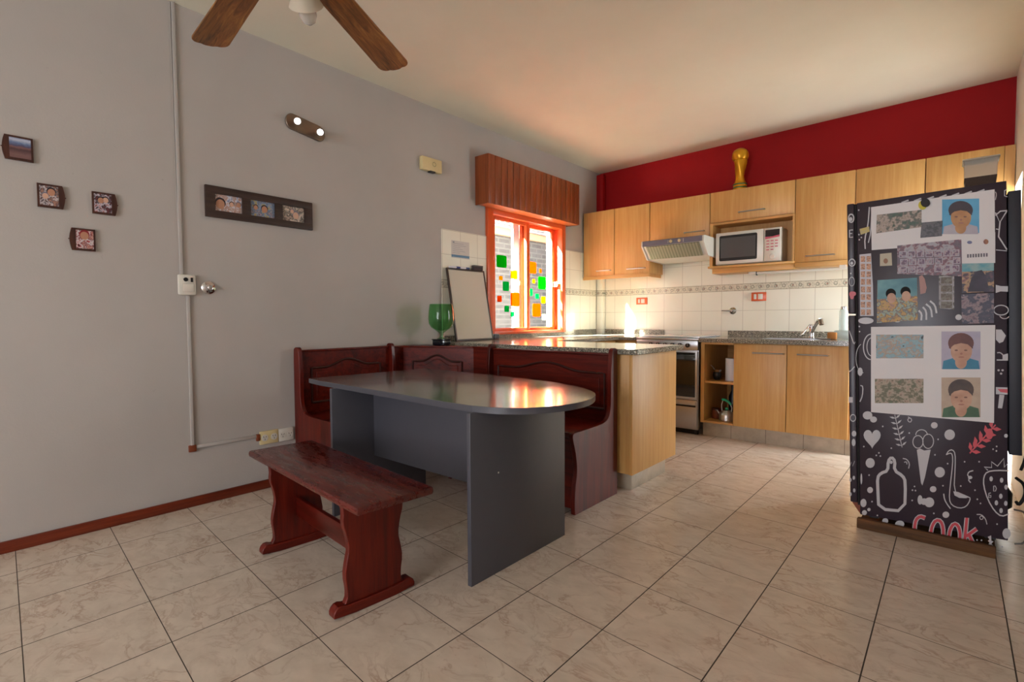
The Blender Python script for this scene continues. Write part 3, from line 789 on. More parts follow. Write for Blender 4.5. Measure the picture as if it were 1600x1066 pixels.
B(1.672, 2.872, 4.937, 4.98, 0, .135).build('tile_face', M['toe'], t, smooth=False)
b = MB()
b.box(1.655, 2.15, 4.842, 5.66, .901, .938); b.box(2.62, 2.885, 4.842, 5.63, .901, .938)
b.box(2.15, 2.62, 4.842, 5.00, .901, .938); b.box(2.15, 2.62, 5.38, 5.64, .901, .938)
tag(b.build('granite_worktop', M['granite_b'] if 'granite_b' in M else M['granite'], smooth=False), 'speckled grey granite worktop with sink right of the stove', 'worktop')
b = MB(); b.box(2.151, 2.619, 5.001, 5.379, .78, .79); b.box(2.151, 2.158, 5.001, 5.379, .78, .936); b.box(2.612, 2.619, 5.001, 5.379, .78, .936); b.box(2.158, 2.612, 5.001, 5.008, .78, .936); b.box(2.158, 2.612, 5.372, 5.379, .78, .936)
tag(b.build('sink_basin', M['steel'], smooth=False), 'stainless steel sink basin let into grey granite worktop', 'sink')
t = thing('kitchen_tap', 'chrome single-lever mixer tap at the back of the sink', 'tap', (2.485, 5.44, .938))
MB().lathe([(.030, .9385), (.030, .948), (.024, .955), (.023, 1.045), (.025, 1.062), (.012, 1.070)], (2.485, 5.44, 0), 28).build('body', M['chrome'], t)
MB().tube([(2.487, 5.43, .99), (2.515, 5.40, 1.045), (2.550, 5.36, 1.098), (2.575, 5.33, 1.105)], [.016, .015, .017, .020], 16).build('spout', M['chrome'], t)
MB().tube([(2.572, 5.335, 1.112), (2.585, 5.32, 1.065)], [.021, .018], 16).build('spray_head', M['dark_metal'], t)
MB().tube([(2.47, 5.44, 1.062), (2.435, 5.33, .985), (2.42, 5.30, .965)], [.008, .007, .006], 10).build('lever', M['chrome'], t)
t = thing('water_dispenser', 'tall pale translucent bottle on a square base beside the fridge', 'water dispenser', (2.755, 5.3, .938))
MB().lathe([(.033, 1.015), (.034, 1.06), (.033, 1.185), (.026, 1.2)], (2.755, 5.3, 0), 28).build('bottle', M['clear_bottle'], t)
MB().lathe([(.024, 1.199), (.024, 1.222), (.018, 1.226)], (2.755, 5.3, 0), 24).build('cap', M['steel'], t)
B(2.69, 2.82, 5.24, 5.36, .9385, 1.016, .014).build('base', M['clear_bottle'], t)
tag(MB().lathe([(.072, .9385), (.080, .944), (.082, .948), (.06, .946)], (2.63, 5.22, 0), 28).build('saucer', M['steel']), 'small metal dish on worktop between tap and tall pale bottle', 'dish')
tag(B(2.655, 2.725, 5.16, 5.205, .950, 1.012, .008).xform(Matrix.Identity(4)).build('kitchen_sponge', plain('sponge_tan', '#A8703A', .9)), 'tan scouring sponge standing in front of the tall pale bottle', 'sponge')
bpy.data.objects['kitchen_sponge'].location.z = -.011

# things on the open shelves
t = thing('kettle', 'silver kettle with green handle on the lowest shelf', 'kettle', (1.87, 5.0, .153))
MB().lathe([(.060, .154), (.068, .158), (.070, .205), (.064, .225), (.045, .243), (.042, .246)], (1.87, 5.0, 0), 36).build('body', M['aluminium'], t)
MB().lathe([(.043, .245), (.040, .252), (.012, .256)], (1.87, 5.0, 0), 28).build('lid', M['aluminium'], t)
MB().lathe([(.008, .256), (.014, .262), (.014, .275), (.008, .28)], (1.87, 5.0, 0), 20).build('lid_knob', M['green'], t)
MB().tube([(1.812, 5.0, .20), (1.795, 5.0, .225), (1.780, 5.0, .245)], [.012, .009, .006], 12).build('spout', M['aluminium'], t)
MB().tube([(1.826, 5.0, .235), (1.822, 5.0, .30), (1.835, 5.0, .345)], .005, 8).build('handle_arm', M['aluminium'], t)
MB().tube([(1.914, 5.0, .235), (1.918, 5.0, .28), (1.905, 5.0, .31)], .005, 8).build('handle_arm', M['aluminium'], t)
MB().tube([(1.826, 5.0, .352), (1.852, 5.0, .352), (1.885, 5.0, .335), (1.912, 5.0, .308)], [.011, .013, .013, .011], 12).build('grip', M['green'], t)
t = thing('canister', 'small reddish-brown canister left of the kettle on lowest shelf', 'canister', (1.755, 5.06, .153))
MB().lathe([(.040, .154), (.043, .160), (.043, .235)], (1.755, 5.06, 0), 28).build('body', M['terracotta'], t)
MB().lathe([(.044, .236), (.044, .250), (.02, .254)], (1.755, 5.06, 0), 28).build('lid', M['mahogany_dark'], t)
for x, y, s in ((1.83, 5.30, 1), (1.90, 5.32, 1.05)):
    t = thing('bottle', 'dark bottle at the back of the lowest shelf', 'bottle', (x, y, .153), group='dark bottles behind the kettle')
    MB().lathe([(.034, .154), (.036, .165), (.036, .154+.19*s), (.014, .154+.25*s), (.013, .154+.29*s)], (x, y, 0), 24).build('body', plain('bottle_dark', '#1B1F2E', .25), t)
    MB().lathe([(.015, .154+.29*s), (.015, .154+.31*s)], (x, y, 0), 20).build('cap', M['black_plastic'], t)
t = thing('paper_roll', 'white upright paper roll on the middle shelf', 'paper roll', (1.895, 5.06, .532))
MB().lathe([(.058, .533), (.058, .745), (.02, .745)], (1.895, 5.06, 0), 36).build('roll', M['white_foam'], t)
MB().lathe([(.018, .7455), (.018, .747)], (1.895, 5.06, 0), 20).build('core', M['beech_edge'], t)
t = thing('mate_cup', 'dark mate gourd with silver rim and metal straw on middle shelf', 'cup', (1.768, 5.03, .532))
MB().lathe([(.022, .533), (.032, .548), (.040, .575), (.037, .60), (.031, .612)], (1.768, 5.03, 0), 28).build('gourd', M['black_plastic'], t)
MB().lathe([(.033, .611), (.036, .616), (.044, .634), (.041, .634)], (1.768, 5.03, 0), 28).build('rim', M['chrome'], t)
MB().tube([(1.762, 5.03, .61), (1.730, 5.02, .655), (1.712, 5.01, .675)], .004, 8).build('straw', M['steel'], t)
t = thing('spice_jar', 'small jar with red lid behind the mate cup', 'jar', (1.738, 5.10, .532))
MB().lathe([(.028, .533), (.030, .54), (.030, .575)], (1.738, 5.10, 0), 24).build('body', M['terracotta'], t)
MB().lathe([(.024, .576), (.031, .590), (.027, .612), (.012, .622)], (1.738, 5.10, 0), 24).build('lid', plain('red_lid', '#B01428', .3), t)

# wall sockets / valve on the far wall
def far_socket(x0, x1, z0, z1, label):
    y = yB((x0+x1)/2)-.009
    t = thing('wall_socket', label, 'socket', ((x0+x1)/2, y, (z0+z1)/2))
    B(x0, x1, y-.014, y+.002, z0, z1, .003).build('plate', M['orange'], t)
    w = x1-x0
    B(x0+w*.17, x0+w*.35, y-.017, y-.012, z0+.018, z1-.018, .002).build('switch_button', M['white_plastic'], t)
    B(x0+w*.45, x0+w*.78, y-.017, y-.012, z0+.016, z1-.016, .002).build('outlet', M['white_plastic'], t)
far_socket(.55, .692, 1.298, 1.380, 'orange wall socket on the sunlit tiles left of the hood')
far_socket(1.888, 2.030, 1.303, 1.392, 'orange wall socket above the granite worktop below the microwave')
t = thing('wall_valve', 'chrome lever stop valve on tiles right of the stove', 'valve', (1.70, 5.69, 1.206))
yv = yB(1.70)-.009
MB().lathe([(.012, -.055), (.022, -.048), (.024, -.02), (.036, -.010), (.036, 0)], (1.70, yv, 1.206), 28, 'Y').build('body', M['chrome'], t)
MB().tube([(1.695, yv-.05, 1.206), (1.65, yv-.058, 1.207), (1.600, yv-.058, 1.209)], [.010, .008, .006], 12).build('lever', M['chrome'], t)

# ================================================================== UPPER CABINETS
YF = 5.38
def yk(x): return min(yB(x), yB(x))-.0105
def ubox(x0, x1, z0, z1): return MB().prism([(x0, YF+.019), (x1, YF+.019), (x1, yB(x1)-.012), (x0, yB(x0)-.012)], 'Z', z0, z1)
def udoor(t, x0, x1, z0, z1, hx=None, hz=None):
    d = B(x0, x1, YF, YF+.018, z0, z1, .0015).build('door', M['beech'], t)
    if hx: handle(hx[0], hx[1], YF+.001, hz, d, .026)
    return d
t = thing('wall_cabinet', 'beech wall cabinet with two doors nearest the window wall', 'cabinet', (.455, 5.5, 1.6))
MB().prism([(.022, YF+.019), (.888, YF+.019), (.888, yB(.888)-.012), (.105, yB(.105)-.012), (.105, 5.69), (.022, 5.69)], 'Z', 1.640, 2.412).build('carcass', M['beech'], t, smooth=False)
udoor(t, .022, .440, 1.642, 2.412, (.215, .400), 1.700); udoor(t, .448, .885, 1.642, 2.412, (.615, .840), 1.698)
B(.022, .888, 5.37, 5.39, 1.600, 1.641, .001).build('light_rail', M['beech_x'], t)
B(.868, .888, 5.391, 5.68, 1.600, 1.639).build('light_rail', M['beech_edge'], t, smooth=False)
t = thing('wall_cabinet', 'beech flap-door wall cabinet above the range hood', 'cabinet', (1.22, 5.5, 1.97))
ubox(.892, 1.553, 1.962, 2.412).build('carcass', M['beech'], t, smooth=False)
udoor(t, .893, 1.551, 1.955, 2.412, (1.290, 1.500), 2.036)
t = thing('wall_cabinet', 'beech wall cabinet with open niche holding the microwave', 'cabinet', (1.95, 5.5, 1.6))
ubox(1.560, 2.340, 2.102, 2.412).build('carcass', M['beech'], t, smooth=False)
udoor(t, 1.559, 2.338, 2.106, 2.412, (1.842, 2.080), 2.178)
B(1.560, 1.590, YF-.012, 5.62, 1.660, 2.101).build('side_panel', M['beech'], t, smooth=False)
B(2.325, 2.342, YF-.012, 5.62, 1.660, 2.101).build('side_panel', M['beech'], t, smooth=False)
B(1.590, 2.325, YF-.012, 5.62, 2.078, 2.101).build('niche_top', M['beech_edge'], t, smooth=False)
B(1.590, 2.325, 5.605, 5.62, 1.660, 2.078).build('back_panel', M['beech'], t, smooth=False)
B(1.550, 2.345, YF-.035, 5.62, 1.638, 1.660, .003).build('niche_shelf', M['beech_x'], t)
B(1.585, 2.342, YF-.005, 5.62, 1.585, 1.637, .002).build('light_rail', M['beech_x'], t)
t = thing('wall_cabinet', 'tall single-door beech wall cabinet right of the microwave', 'cabinet', (2.58, 5.5, 1.6))
ubox(2.347, 2.812, 1.640, 2.412).build('carcass', M['beech'], t, smooth=False)
udoor(t, 2.346, 2.808, 1.642, 2.412, (2.437, 2.665), 1.694)
B(2.347, 2.812, 5.37, 5.60, 1.598, 1.639, .001).build('light_rail', M['beech_x'], t)
t = thing('wall_cabinet', 'beech wall cabinet partly hidden behind the top left of fridge', 'cabinet', (3.05, 5.5, 1.6))
ubox(2.816, 3.283, 1.640, 2.412).build('carcass', M['beech'], t, smooth=False); udoor(t, 2.816, 3.280, 1.642, 2.412)
t = thing('wall_cabinet', 'beech wall cabinet farthest right behind the plastic container', 'cabinet', (3.52, 5.5, 1.6))
ubox(3.287, 3.745, 1.640, 2.412).build('carcass', M['beech'], t, smooth=False); udoor(t, 3.288, 3.745, 1.642, 2.412)
B(3.748, 3.806, YF+.01, 5.57, 1.60, 2.412).build('filler_panel', M['beech'], t, smooth=False)
t = thing('under_cabinet_lamp', 'slim white tube lamp under the right wall cabinets', 'lamp', (2.35, 5.5, 1.58))
MB().tube([(1.93, 5.42, 1.571), (2.80, 5.42, 1.571)], .0135, 14).build('tube', M['white_plastic'], t)
B(1.95, 2.0, 5.40, 5.44, 1.565, 1.585).build('bracket', M['white_plastic'], t, smooth=False); B(2.70, 2.75, 5.40, 5.44, 1.565, 1.598).build('bracket', M['white_plastic'], t, smooth=False); B(2.0, 2.008, 5.405, 5.435, 1.548, 1.584).build('clip', M['black_plastic'], t, smooth=False)

# range hood
t = thing('range_hood', 'cream and grey slide-style range hood under the flap cabinet', 'range hood', (1.24, 5.3, 1.75))
prof = [(5.62, 1.953), (5.115, 1.953), (5.090, 1.945), (5.085, 1.892), (5.215, 1.762), (5.62, 1.745)]
MB().prism(prof, 'X', .935, .952).build('side_cheek', M['cream_white'] if 'cream_white' in M else M['white_plastic'], t)
MB().prism(prof, 'X', 1.585, 1.602).build('side_cheek', M['white_plastic'], t)
MB().prism([(5.62, 1.952), (5.115, 1.952), (5.095, 1.944), (5.092, 1.90), (5.222, 1.768), (5.62, 1.750)], 'X', .953, 1.584).build('body', M['white_plastic'], t, smooth=False)
cp = MB().prism([(5.117, 1.9535), (5.088, 1.945), (5.084, 1.893), (5.092, 1.893), (5.096, 1.944), (5.117, 1.9525)], 'X', .950, 1.586).build('control_strip', M['hood_grey'], t)
fl = MB()
q = [(.985, 5.0985, 1.888), (1.552, 5.0985, 1.888), (1.552, 5.216, 1.768), (.985, 5.216, 1.768)]
nv = Vector((0, -.0045, -.0045))
v0 = [fl.bm.verts.new(p) for p in q]; v1 = [fl.bm.verts.new(Vector(p)+nv) for p in q]
fl.bm.faces.new(v0); fl.bm.faces.new(v1[::-1])
for i in range(4): fl.bm.faces.new((v0[i], v1[i], v1[(i+1) % 4], v0[(i+1) % 4]))
fl.build('filter', M['hood_filter'], t, smooth=False)
for x in (1.265, 1.355):
    MB().lathe([(.013, -.012), (.016, -.008), (.016, 0)], (x, 5.087, 1.920), 20, 'Y').build('knob', M['cream_plastic'], t)
b = MB(); b.box(1.235, 1.239, 5.0805, 5.085, 1.902, 1.936); b.box(1.395, 1.399, 5.0805, 5.085, 1.902, 1.936); b.build('marking', M['white_plastic'], t, smooth=False)

# microwave
t = thing('microwave_oven', 'white microwave with dark window and pink-printed keypad', 'microwave', (1.92, 5.5, 1.662))
B(1.622, 2.232, 5.385, 5.60, 1.668, 1.992, .006).build('case', M['white_plastic'], t)
d = B(1.624, 2.078, 5.362, 5.386, 1.672, 1.990, .006).build('door', M['white_plastic'], t)
fr = []
for cx_, cz_, a0 in ((2.005, 1.945, 0), (1.675, 1.945, 90), (1.675, 1.720, 180), (2.005, 1.720, 270)):
    for k in range(6): a = math.radians(a0+k*18); fr.append((cx_+.015*math.cos(a), cz_+.015*math.sin(a)))
MB().prism(fr, 'Y', 5.359, 5.363).build('window', M['micro_glass'], d, bev=.001)
B(1.655+.02, 2.005-.0, 5.3575, 5.3595, 1.735, 1.935).build('mesh_screen', plain('micro_mesh', '#4A4442', .5), d, smooth=False)
p = B(2.080, 2.230, 5.362, 5.386, 1.672, 1.990, .006).build('control_panel', M['white_plastic'], t)
B(2.092, 2.218, 5.3595, 5.3625, 1.905, 1.972).build('display', M['lcd'], p, smooth=False)
MB().prism([(2.092, 1.885), (2.218, 1.900), (2.218, 1.918), (2.15, 1.905), (2.092, 1.908)], 'Y', 5.359, 5.3622).build('pink_stripe', plain('pink_print', '#C8566A', .5), p, smooth=False)
b = MB()
for r_ in range(4):
    for c_ in range(3):
        if r_ == 3 and c_ == 2: continue
        b.box(2.103+c_*.038, 2.128+c_*.038, 5.3592, 5.3622, 1.862-r_*.028, 1.870-r_*.028)
b.build('keys', plain('pink_keys', '#C84A64', .5), p, smooth=False)
MB().lathe([(.001, -.004), (.022, -.004), (.026, 0)], (2.155, 5.362, 1.715), 24, 'Y').build('open_button', M['white_plastic'], p)
for x in (1.65, 2.19):
    for y in (5.41, 5.55): B(x, x+.03, y, y+.03, 1.6605, 1.669).build('foot', M['black_plastic'], t, smooth=False)

# trophy (plain generic cup)
t = thing('gold_trophy', 'small gold trophy with green bands standing on the wall cabinets', 'trophy', (1.81, 5.5, 2.413))
MB().lathe([(.064, 2.414), (.066, 2.425), (.064, 2.470), (.060, 2.490), (.052, 2.500)], (1.81, 5.5, 0), 36).build('base', M['gold'], t)
for z in (2.440, 2.472): MB().lathe([(.0655, z), (.067, z+.003), (.067, z+.009), (.0645, z+.012)], (1.81, 5.5, 0), 36).build('green_band', M['green_band'], t)
tw = lambda a, h: .10*math.sin(3*a+h*26)*(1 if h < 2.70 else max(0, (2.735-h)/.035))
MB().lathe([(.050, 2.500), (.042, 2.52), (.040, 2.56), (.044, 2.60), (.050, 2.64), (.056, 2.68), (.062, 2.71), (.058, 2.725)], (1.81, 5.5, 0), 40, wob=tw).build('stem', M['gold'], t)
MB().lathe([(.045, 2.715), (.068, 2.728), (.078, 2.752), (.080, 2.775), (.074, 2.800), (.058, 2.822), (.034, 2.836), (.012, 2.840)], (1.81, 5.5, 0), 36, wob=lambda a, h: .02*math.sin(4*a+h*60)).build('bowl', M['gold'], t)

# ================================================================== COUNTER ITEMS
t = thing('glass_goblet', 'large green glass goblet standing on a small black box', 'goblet', (.235, 2.86, .96))
gx, gy = .235, 2.868
po = [(.034, .9665), (.038, .969), (.016, .980), (.013, .995), (.018, 1.015), (.050, 1.040), (.085, 1.062), (.104, 1.095), (.108, 1.14), (.104, 1.20), (.097, 1.252), (.093, 1.258)]
pi_ = [(.090, 1.254), (.100, 1.20), (.104, 1.14), (.100, 1.098), (.082, 1.068), (.048, 1.046), (.010, 1.035)]
MB().lathe([(max(r, .001), h) for r, h in po+pi_], (gx, gy, 0), 44).build('bowl', M['green_glass'], t)
t = thing('black_box', 'small shiny black box under the green goblet', 'box', (.235, 2.868, .914))
B(gx-.052, gx+.052, gy-.056, gy+.056, .9145, .957, .006).build('body', M['black_glass'], t)
B(gx-.056, gx+.056, gy-.060, gy+.060, .957, .966, .003).build('lid', M['black_glass'], t)

# whiteboard leaning on the tiles
wl = math.atan2(.115, .62)
wbt = thing('whiteboard', 'small framed whiteboard leaning against tiles beside the window', 'whiteboard', (.155, 3.35, CT+.001), (0, -wl, 0))
H = .655; W2 = .232
def wl_sk(z): return -.004*z
MB().box(-.004, .0055, -W2, W2, .012, H, 0).build('panel', M['white_board'], wbt, world=False, smooth=False)
b = MB()
b.box(-.008, .011, -W2-.010, -W2+.006, .0, H+.012, .003); b.box(-.008, .011, W2-.006, W2+.010, 0, H+.012, .003)
b.box(-.008, .011, -W2+.006, W2-.006, .0, .014, .003); b.box(-.008, .011, -W2+.006, W2-.006, H-.004, H+.012, .003)
b.build('frame', plain('board_frame', '#3A2C26', .4), wbt, world=False)
def on_board(y0, y1, z0, z1, x0=-.004, x1=.012): return MB().box(x0, x1, y0, y1, z0, z1, .003)
for y0, y1 in ((-.205, -.075), (-.065, .045)):
    mk = thing('marker_pen', 'white marker with blue cap lying on whiteboard top edge, %s' % ('left one' if y0 < -.1 else 'right one next to the eraser'), 'marker', (.155-.655*math.sin(wl), 3.35+(y0+y1)/2, CT+H*math.cos(wl)+.014), (0, 0, 0))
    MB().tube([(0, (y0-y1)/2, .010), (0, (y1-y0)/2-.045, .010)], .0085, 14).build('barrel', M['white_foam'], mk, world=False)
    MB().tube([(0, (y1-y0)/2-.045, .010), (0, (y1-y0)/2, .010)], .0095, 14).build('cap', plain('blue_cap', '#2A3E78', .4), mk, world=False)
er = thing('board_eraser', 'dark brown felt eraser on the right of the whiteboard top edge', 'eraser', (.155-.655*math.sin(wl), 3.505, CT+H*math.cos(wl)+.014))
MB().box(-.02, .02, -.058, .058, .0, .030, .003).build('felt', plain('eraser_felt', '#3A3234', .9), er, world=False)
MB().box(-.021, .021, -.060, .060, .030, .046, .004).build('grip', plain('eraser_back', '#4A3F3E', .5), er, world=False)
tag(B(.10, .16, 3.605, 3.68, CT+.001, CT+.052, .008).build('small_grey_case', plain('case_grey', '#3A3A3E', .5)), 'small dark grey case on the worktop at the foot of the whiteboard', 'case')

# ================================================================== CEILING FAN
HX, HY, HZ = 1.70, .865, 2.45
fan = thing('ceiling_fan', 'ceiling fan with brown wood-grain blades and a frosted lamp shade', 'ceiling fan', (HX, HY, ZC))
MB().lathe([(.07, ZC-.001), (.065, ZC-.04), (.02, ZC-.06)], (HX, HY, 0), 32).build('canopy', M['dark_metal'], fan)
MB().lathe([(.013, ZC-.055), (.013, HZ+.12)], (HX, HY, 0), 16).build('downrod', M['dark_metal'], fan)
MB().lathe([(.03, HZ+.13), (.10, HZ+.11), (.125, HZ+.06), (.12, HZ+.01), (.09, HZ-.02), (.05, HZ-.03)], (HX, HY, 0), 40).build('motor_housing', M['dark_metal'], fan)
def blade(deg, tipr=.955, r0=.24, w0=.062, w1=.080):
    L = tipr-r0
    # serpentine tip with clipped corners
    tip = [(L-.05, w1), (L-.022, w1*.93), (L-.004, w1*.66), (L-.006, w1*.42), (L+.006, .018), (L+.006, -.018), (L-.006, -w1*.42), (L-.004, -w1*.66), (L-.022, -w1*.93), (L-.05, -w1)]
    pts = [(0, -w0), (-.02, -.03), (-.02, .03), (0, w0), (L*.5, (w0+w1)/2)]+sm(tip, 1, False)+[(L*.5, -(w0+w1)/2)]
    m = MB().prism(pts, 'Z', -.004, .004)
    m.xform(Matrix.Rotation(math.radians(-7), 4, 'X'))
    o = m.build('fan_blade', M['oak'], fan, world=False, bev=.002)
    o.location = (r0*math.cos(math.radians(deg)), r0*math.sin(math.radians(deg)), HZ-ZC); o.rotation_euler = (0, 0, math.radians(deg))
    a = MB().box(-.13, .05, -.018, .018, .003, .010, .002).build('blade_bracket', M['dark_metal'], o, world=False)
for dg in (174.3, 119.4, 46, -27, -103): blade(dg)
# light kit : one bell shade towards the viewer side
sx, sy = 1.475, 1.035
MB().tube([(HX, HY, HZ-.03), (HX-.04, HY+.03, HZ-.07), (1.56, .97, HZ+.02)], .012, 12).build('lamp_arm', M['dark_metal'], fan)
dv = Vector((1.475-1.55, 1.045-.975, -.085)).normalized()
p0 = Vector((1.585, .980, 2.475)); 
def axis_tube(p, d, prof): return [p+d*h for r, h in prof], [r for r, h in prof]
pp, rr = axis_tube(p0, dv, [(.026, 0), (.030, .02), (.036, .05), (.043, .09), (.054, .125), (.066, .150)])
sh = MB().tube(pp, rr, 36, False).build('lamp_shade', M['shade_glass'], fan); so = sh.modifiers.new('thick', 'SOLIDIFY'); so.thickness = .003
pp, rr = axis_tube(p0, dv, [(.013, .03), (.014, .06), (.020, .085), (.026, .120), (.034, .155), (.034, .185), (.024, .208), (.008, .218)])
MB().tube(pp, rr, 28).build('bulb', M['bulb_glass'], fan)

# ================================================================== FRIDGE
FR = math.radians(-1.68)
YFR = 3.29
fr = thing('refrigerator', 'dark wrapped refrigerator covered in white kitchen doodles and photos', 'refrigerator', (3.128, YFR, .066), (0, FR, 0))
FW, FH, FD = .576, 1.672, .60
MB().box(0, FW, 0, FD, 0, FH, .004).build('cabinet_body', M['vinyl'], fr, world=False)
MB().box(-.010, -.001, .004, FD-.004, .05, FH-.004).build('door_gasket', M['dark_gap'], fr, world=False, smooth=False)
MB().box(-.044, -.011, -.0, FD-.0, .060, 1.075, .006).build('door', M['vinyl'], fr, world=False, label='lower refrigerator door')
MB().box(-.044, -.011, -.0, FD-.0, 1.085, FH+.002, .006).build('freezer_door', M['vinyl'], fr, world=False)
MB().prism([(0, 0), (-.035, .055), (-.035, .062), (0, .062)], 'Y', .01, FD-.01).build('hinge_bracket', M['terracotta'], fr, world=False)
MB().box(FW+.006, FW+.050, .03, FD-.03, .40, FH-.045, .003).build('condenser_panel', M['fridge_dark'], fr, world=False)
MB().box(FW-.002, FW+.008, .08, FD-.08, .5, 1.4).build('panel_bracket', M['fridge_dark'], fr, world=False, smooth=False)
MB().lathe([(.04, .03), (.06, .05), (.062, .12), (.04, .16), (.01, .17)], (FW-.02, .42, 0), 24).build('compressor', M['black_plastic'], fr, world=False)
for x in (.04, FW-.08):
    for y in (.02, FD-.06): MB().box(x, x+.04, y, y+.04, -.012 if y < .1 else -.040, .0).build('foot', M['black_plastic'], fr, world=False, smooth=False)
pk = thing('wooden_plank', 'worn dark wooden plank wedged under the front of the refrigerator', 'plank', (3.39, 3.26, 0), (0, 0, math.radians(-1.5)))
MB().box(-.272, .272, -.012, .020, 0, .054, .004).build('board', M['plank'], pk, world=False)
MB().box(-.272, .272, .020, .60, .0, .018, .003).build('base_board', M['plank'], pk, world=False)

# --- printed pattern of the vinyl wrap, drawn in measured face coordinates
Cc = Vector((3.4865, 0, 1.13)); R_ = Vector((.75778, .65249, -.0048955)); U_ = Vector((-.02429, .035706, .999067)); F_ = Vector((-.652058, .756954, -.0429068))
def face(px, py, y=YFR):
    d = F_+R_*((px-800)/801)-U_*((py-533)/801); t = y/d.y
    p = Cc+d*t; return (p.x, p.z)
class Art:
    def __init__(s, ox, oy, k, yoff=.0004): s.ox, s.oy, s.k, s.y = ox, oy, k, YFR-yoff; s.bm = bmesh.new(); s.st = 0.0
    def P(s, p):
        x, z = face(s.ox+p[0]/s.k, s.oy+p[1]/s.k); return Vector((x, s.y-s.st, z))
    def poly(s, pts):
        s.st += 4e-6; v = [s.bm.verts.new(s.P(p)) for p in pts]; f = s.bm.faces.new(v); return s
    def disc(s, x, y, rx, ry=None, n=16):
        ry = ry or rx; return s.poly([(x+rx*math.cos(2*PI*i/n), y+ry*math.sin(2*PI*i/n)) for i in range(n)])
    def line(s, pts, w, closed=False, smooth=1):
        if smooth: pts = sm([tuple(p) for p in pts], smooth, closed)
        if closed: pts = pts+[pts[0], pts[1]]
        pts = [Vector((p[0], p[1])) for p in pts]; L, Rr = [], []
        for i, p in enumerate(pts):
            d = pts[min(i+1, len(pts)-1)]-pts[max(i-1, 0)]
            if d.length < 1e-6: d = Vector((1, 0))
            d.normalize(); nn = Vector((-d.y, d.x))*(w/2); L.append(p+nn); Rr.append(p-nn)
        for i in range(len(pts)-1):
            s.st += (3e-6 if i % 2 else -2.6e-6); v = [s.bm.verts.new(s.P(q)) for q in (L[i], L[i+1], Rr[i+1], Rr[i])]
            try: s.bm.faces.new(v)
            except ValueError: pass
        return s
    def ring(s, x, y, rx, ry, w, n=20, a0=0, a1=360):
        pts = [(x+rx*math.cos(math.radians(a0+(a1-a0)*i/n)), y+ry*math.sin(math.radians(a0+(a1-a0)*i/n))) for i in range(n+1)]
        return s.line(pts, w, False, 0)
    def sprig(s, x0, y0, x1, y1, n, ln, w, lw, spread=55):
        s.line([(x0, y0), ((x0+x1)/2, (y0+y1)/2), (x1, y1)], w)
        a = math.atan2(y0-y1, x0-x1)
        for i in range(n):
            t = (i+.3)/n; cx = x1+(x0-x1)*t; cy = y1+(y0-y1)*t
            for sg in (-1, 1):
                b = a+sg*math.radians(spread); ex, ey = cx+ln*math.cos(b), cy+ln*math.sin(b); mx, my = (cx+ex)/2, (cy+ey)/2
                nx, ny = -math.sin(b)*lw, math.cos(b)*lw
                s.poly([(cx, cy), (mx+nx, my+ny), (ex, ey), (mx-nx, my-ny)])
        return s
    def done(s, name, mat, label=None):
        # give the print a real thickness
        r = bmesh.ops.extrude_face_region(s.bm, geom=s.bm.faces[:]); 
        for v in r['geom']:
            if isinstance(v, bmesh.types.BMVert): v.co.y += .0003
        m = MB(); m.bm.free(); m.bm = s.bm
        return m.build(name, mat, fr, smooth=False, label=label)
A = Art(1320, 660, 4.636)
hp = []
for k in range(28):
    a = 2*PI*k/28; hp.append((198+62*math.sin(a)**3, 112-5.0*(13*math.cos(a)-5*math.cos(2*a)-2*math.cos(3*a)-math.cos(4*a))*.95))
A.poly(hp)
A.sprig(362, -55, 415, 182, 6, 46, 5, 7, 62)
A.ring(530, 142, 37, 46, 6).ring(604, 138, 39, 52, 6).ring(556, 92, 42, 38, 6, 16, 180, 360)
A.poly([(522, 200), (545, 190), (575, 205), (622, 198), (580, 400), (562, 458), (552, 440)])
A.line([(246, 628), (240, 500), (236, 400), (262, 368), (312, 352), (314, 280), (338, 252), (364, 280), (358, 350), (420, 388), (440, 430), (434, 645)], 22, True, 1)
A.disc(336, 290, 11, 12)
A.line([(735, 236), (752, 205), (780, 198), (800, 225), (800, 320), (790, 500), (845, 548), (905, 540), (908, 565), (880, 612), (830, 624), (775, 602), (756, 560), (762, 470), (782, 300), (780, 232), (762, 222), (735, 236)], 7, False, 1)
A.poly([(786, 500), (820, 505), (900, 540), (880, 550), (830, 548), (795, 530)])
A.line([(716, 518), (722, 560), (745, 600), (766, 626)], 8)
A.line([(1190, 352), (1100, 348), (1030, 358), (1006, 395), (1005, 460), (1035, 560), (1085, 645), (1135, 684), (1188, 664)], 9)
A.line([(1188, 290), (1156, 326), (1152, 262), (1106, 318), (1062, 286), (1064, 328), (1010, 325), (1036, 348)], 8, False, 0)
for x, y in ((1060, 410), (1136, 420), (1168, 470), (1130, 536), (1098, 584), (1166, 588), (1132, 640)): A.disc(x, y, 13, 19, 8)
A.line([(1078, 462), (1078, 500), (1092, 498), (1098, 480), (1090, 462), (1078, 462)], 6, False, 0)
A.line([(1058, 512), (1044, 514), (1042, 546), (1058, 544), (1058, 530), (1050, 530)], 6, False, 0)
for c in ((648, 22, 24, 20), (760, 90, 38, 38), (184, 295, 33, 36), (688, 362, 37, 38), (183, 491, 21, 22), (640, 485, 24, 22), (135, 585, 22, 30), (142, 655, 18, 18), (175, 633, 12, 12), (293, 715, 22, 20), (398, 738, 34, 26), (732, 670, 25, 23), (1168, 98, 14, 12), (1172, 806, 30, 38), (120, 410, 7, 40), (208, -20, 25, 22), (165, -50, 35, 30)): A.disc(*c)
for c in ((545, 562, 18, 34), (612, 580, 36, 36), (575, 575, 26, 24)): A.disc(*c)
A.line([(420, 262), (450, 268), (470, 300), (462, 335)], 7).line([(430, 290), (448, 285), (450, 305)], 6)
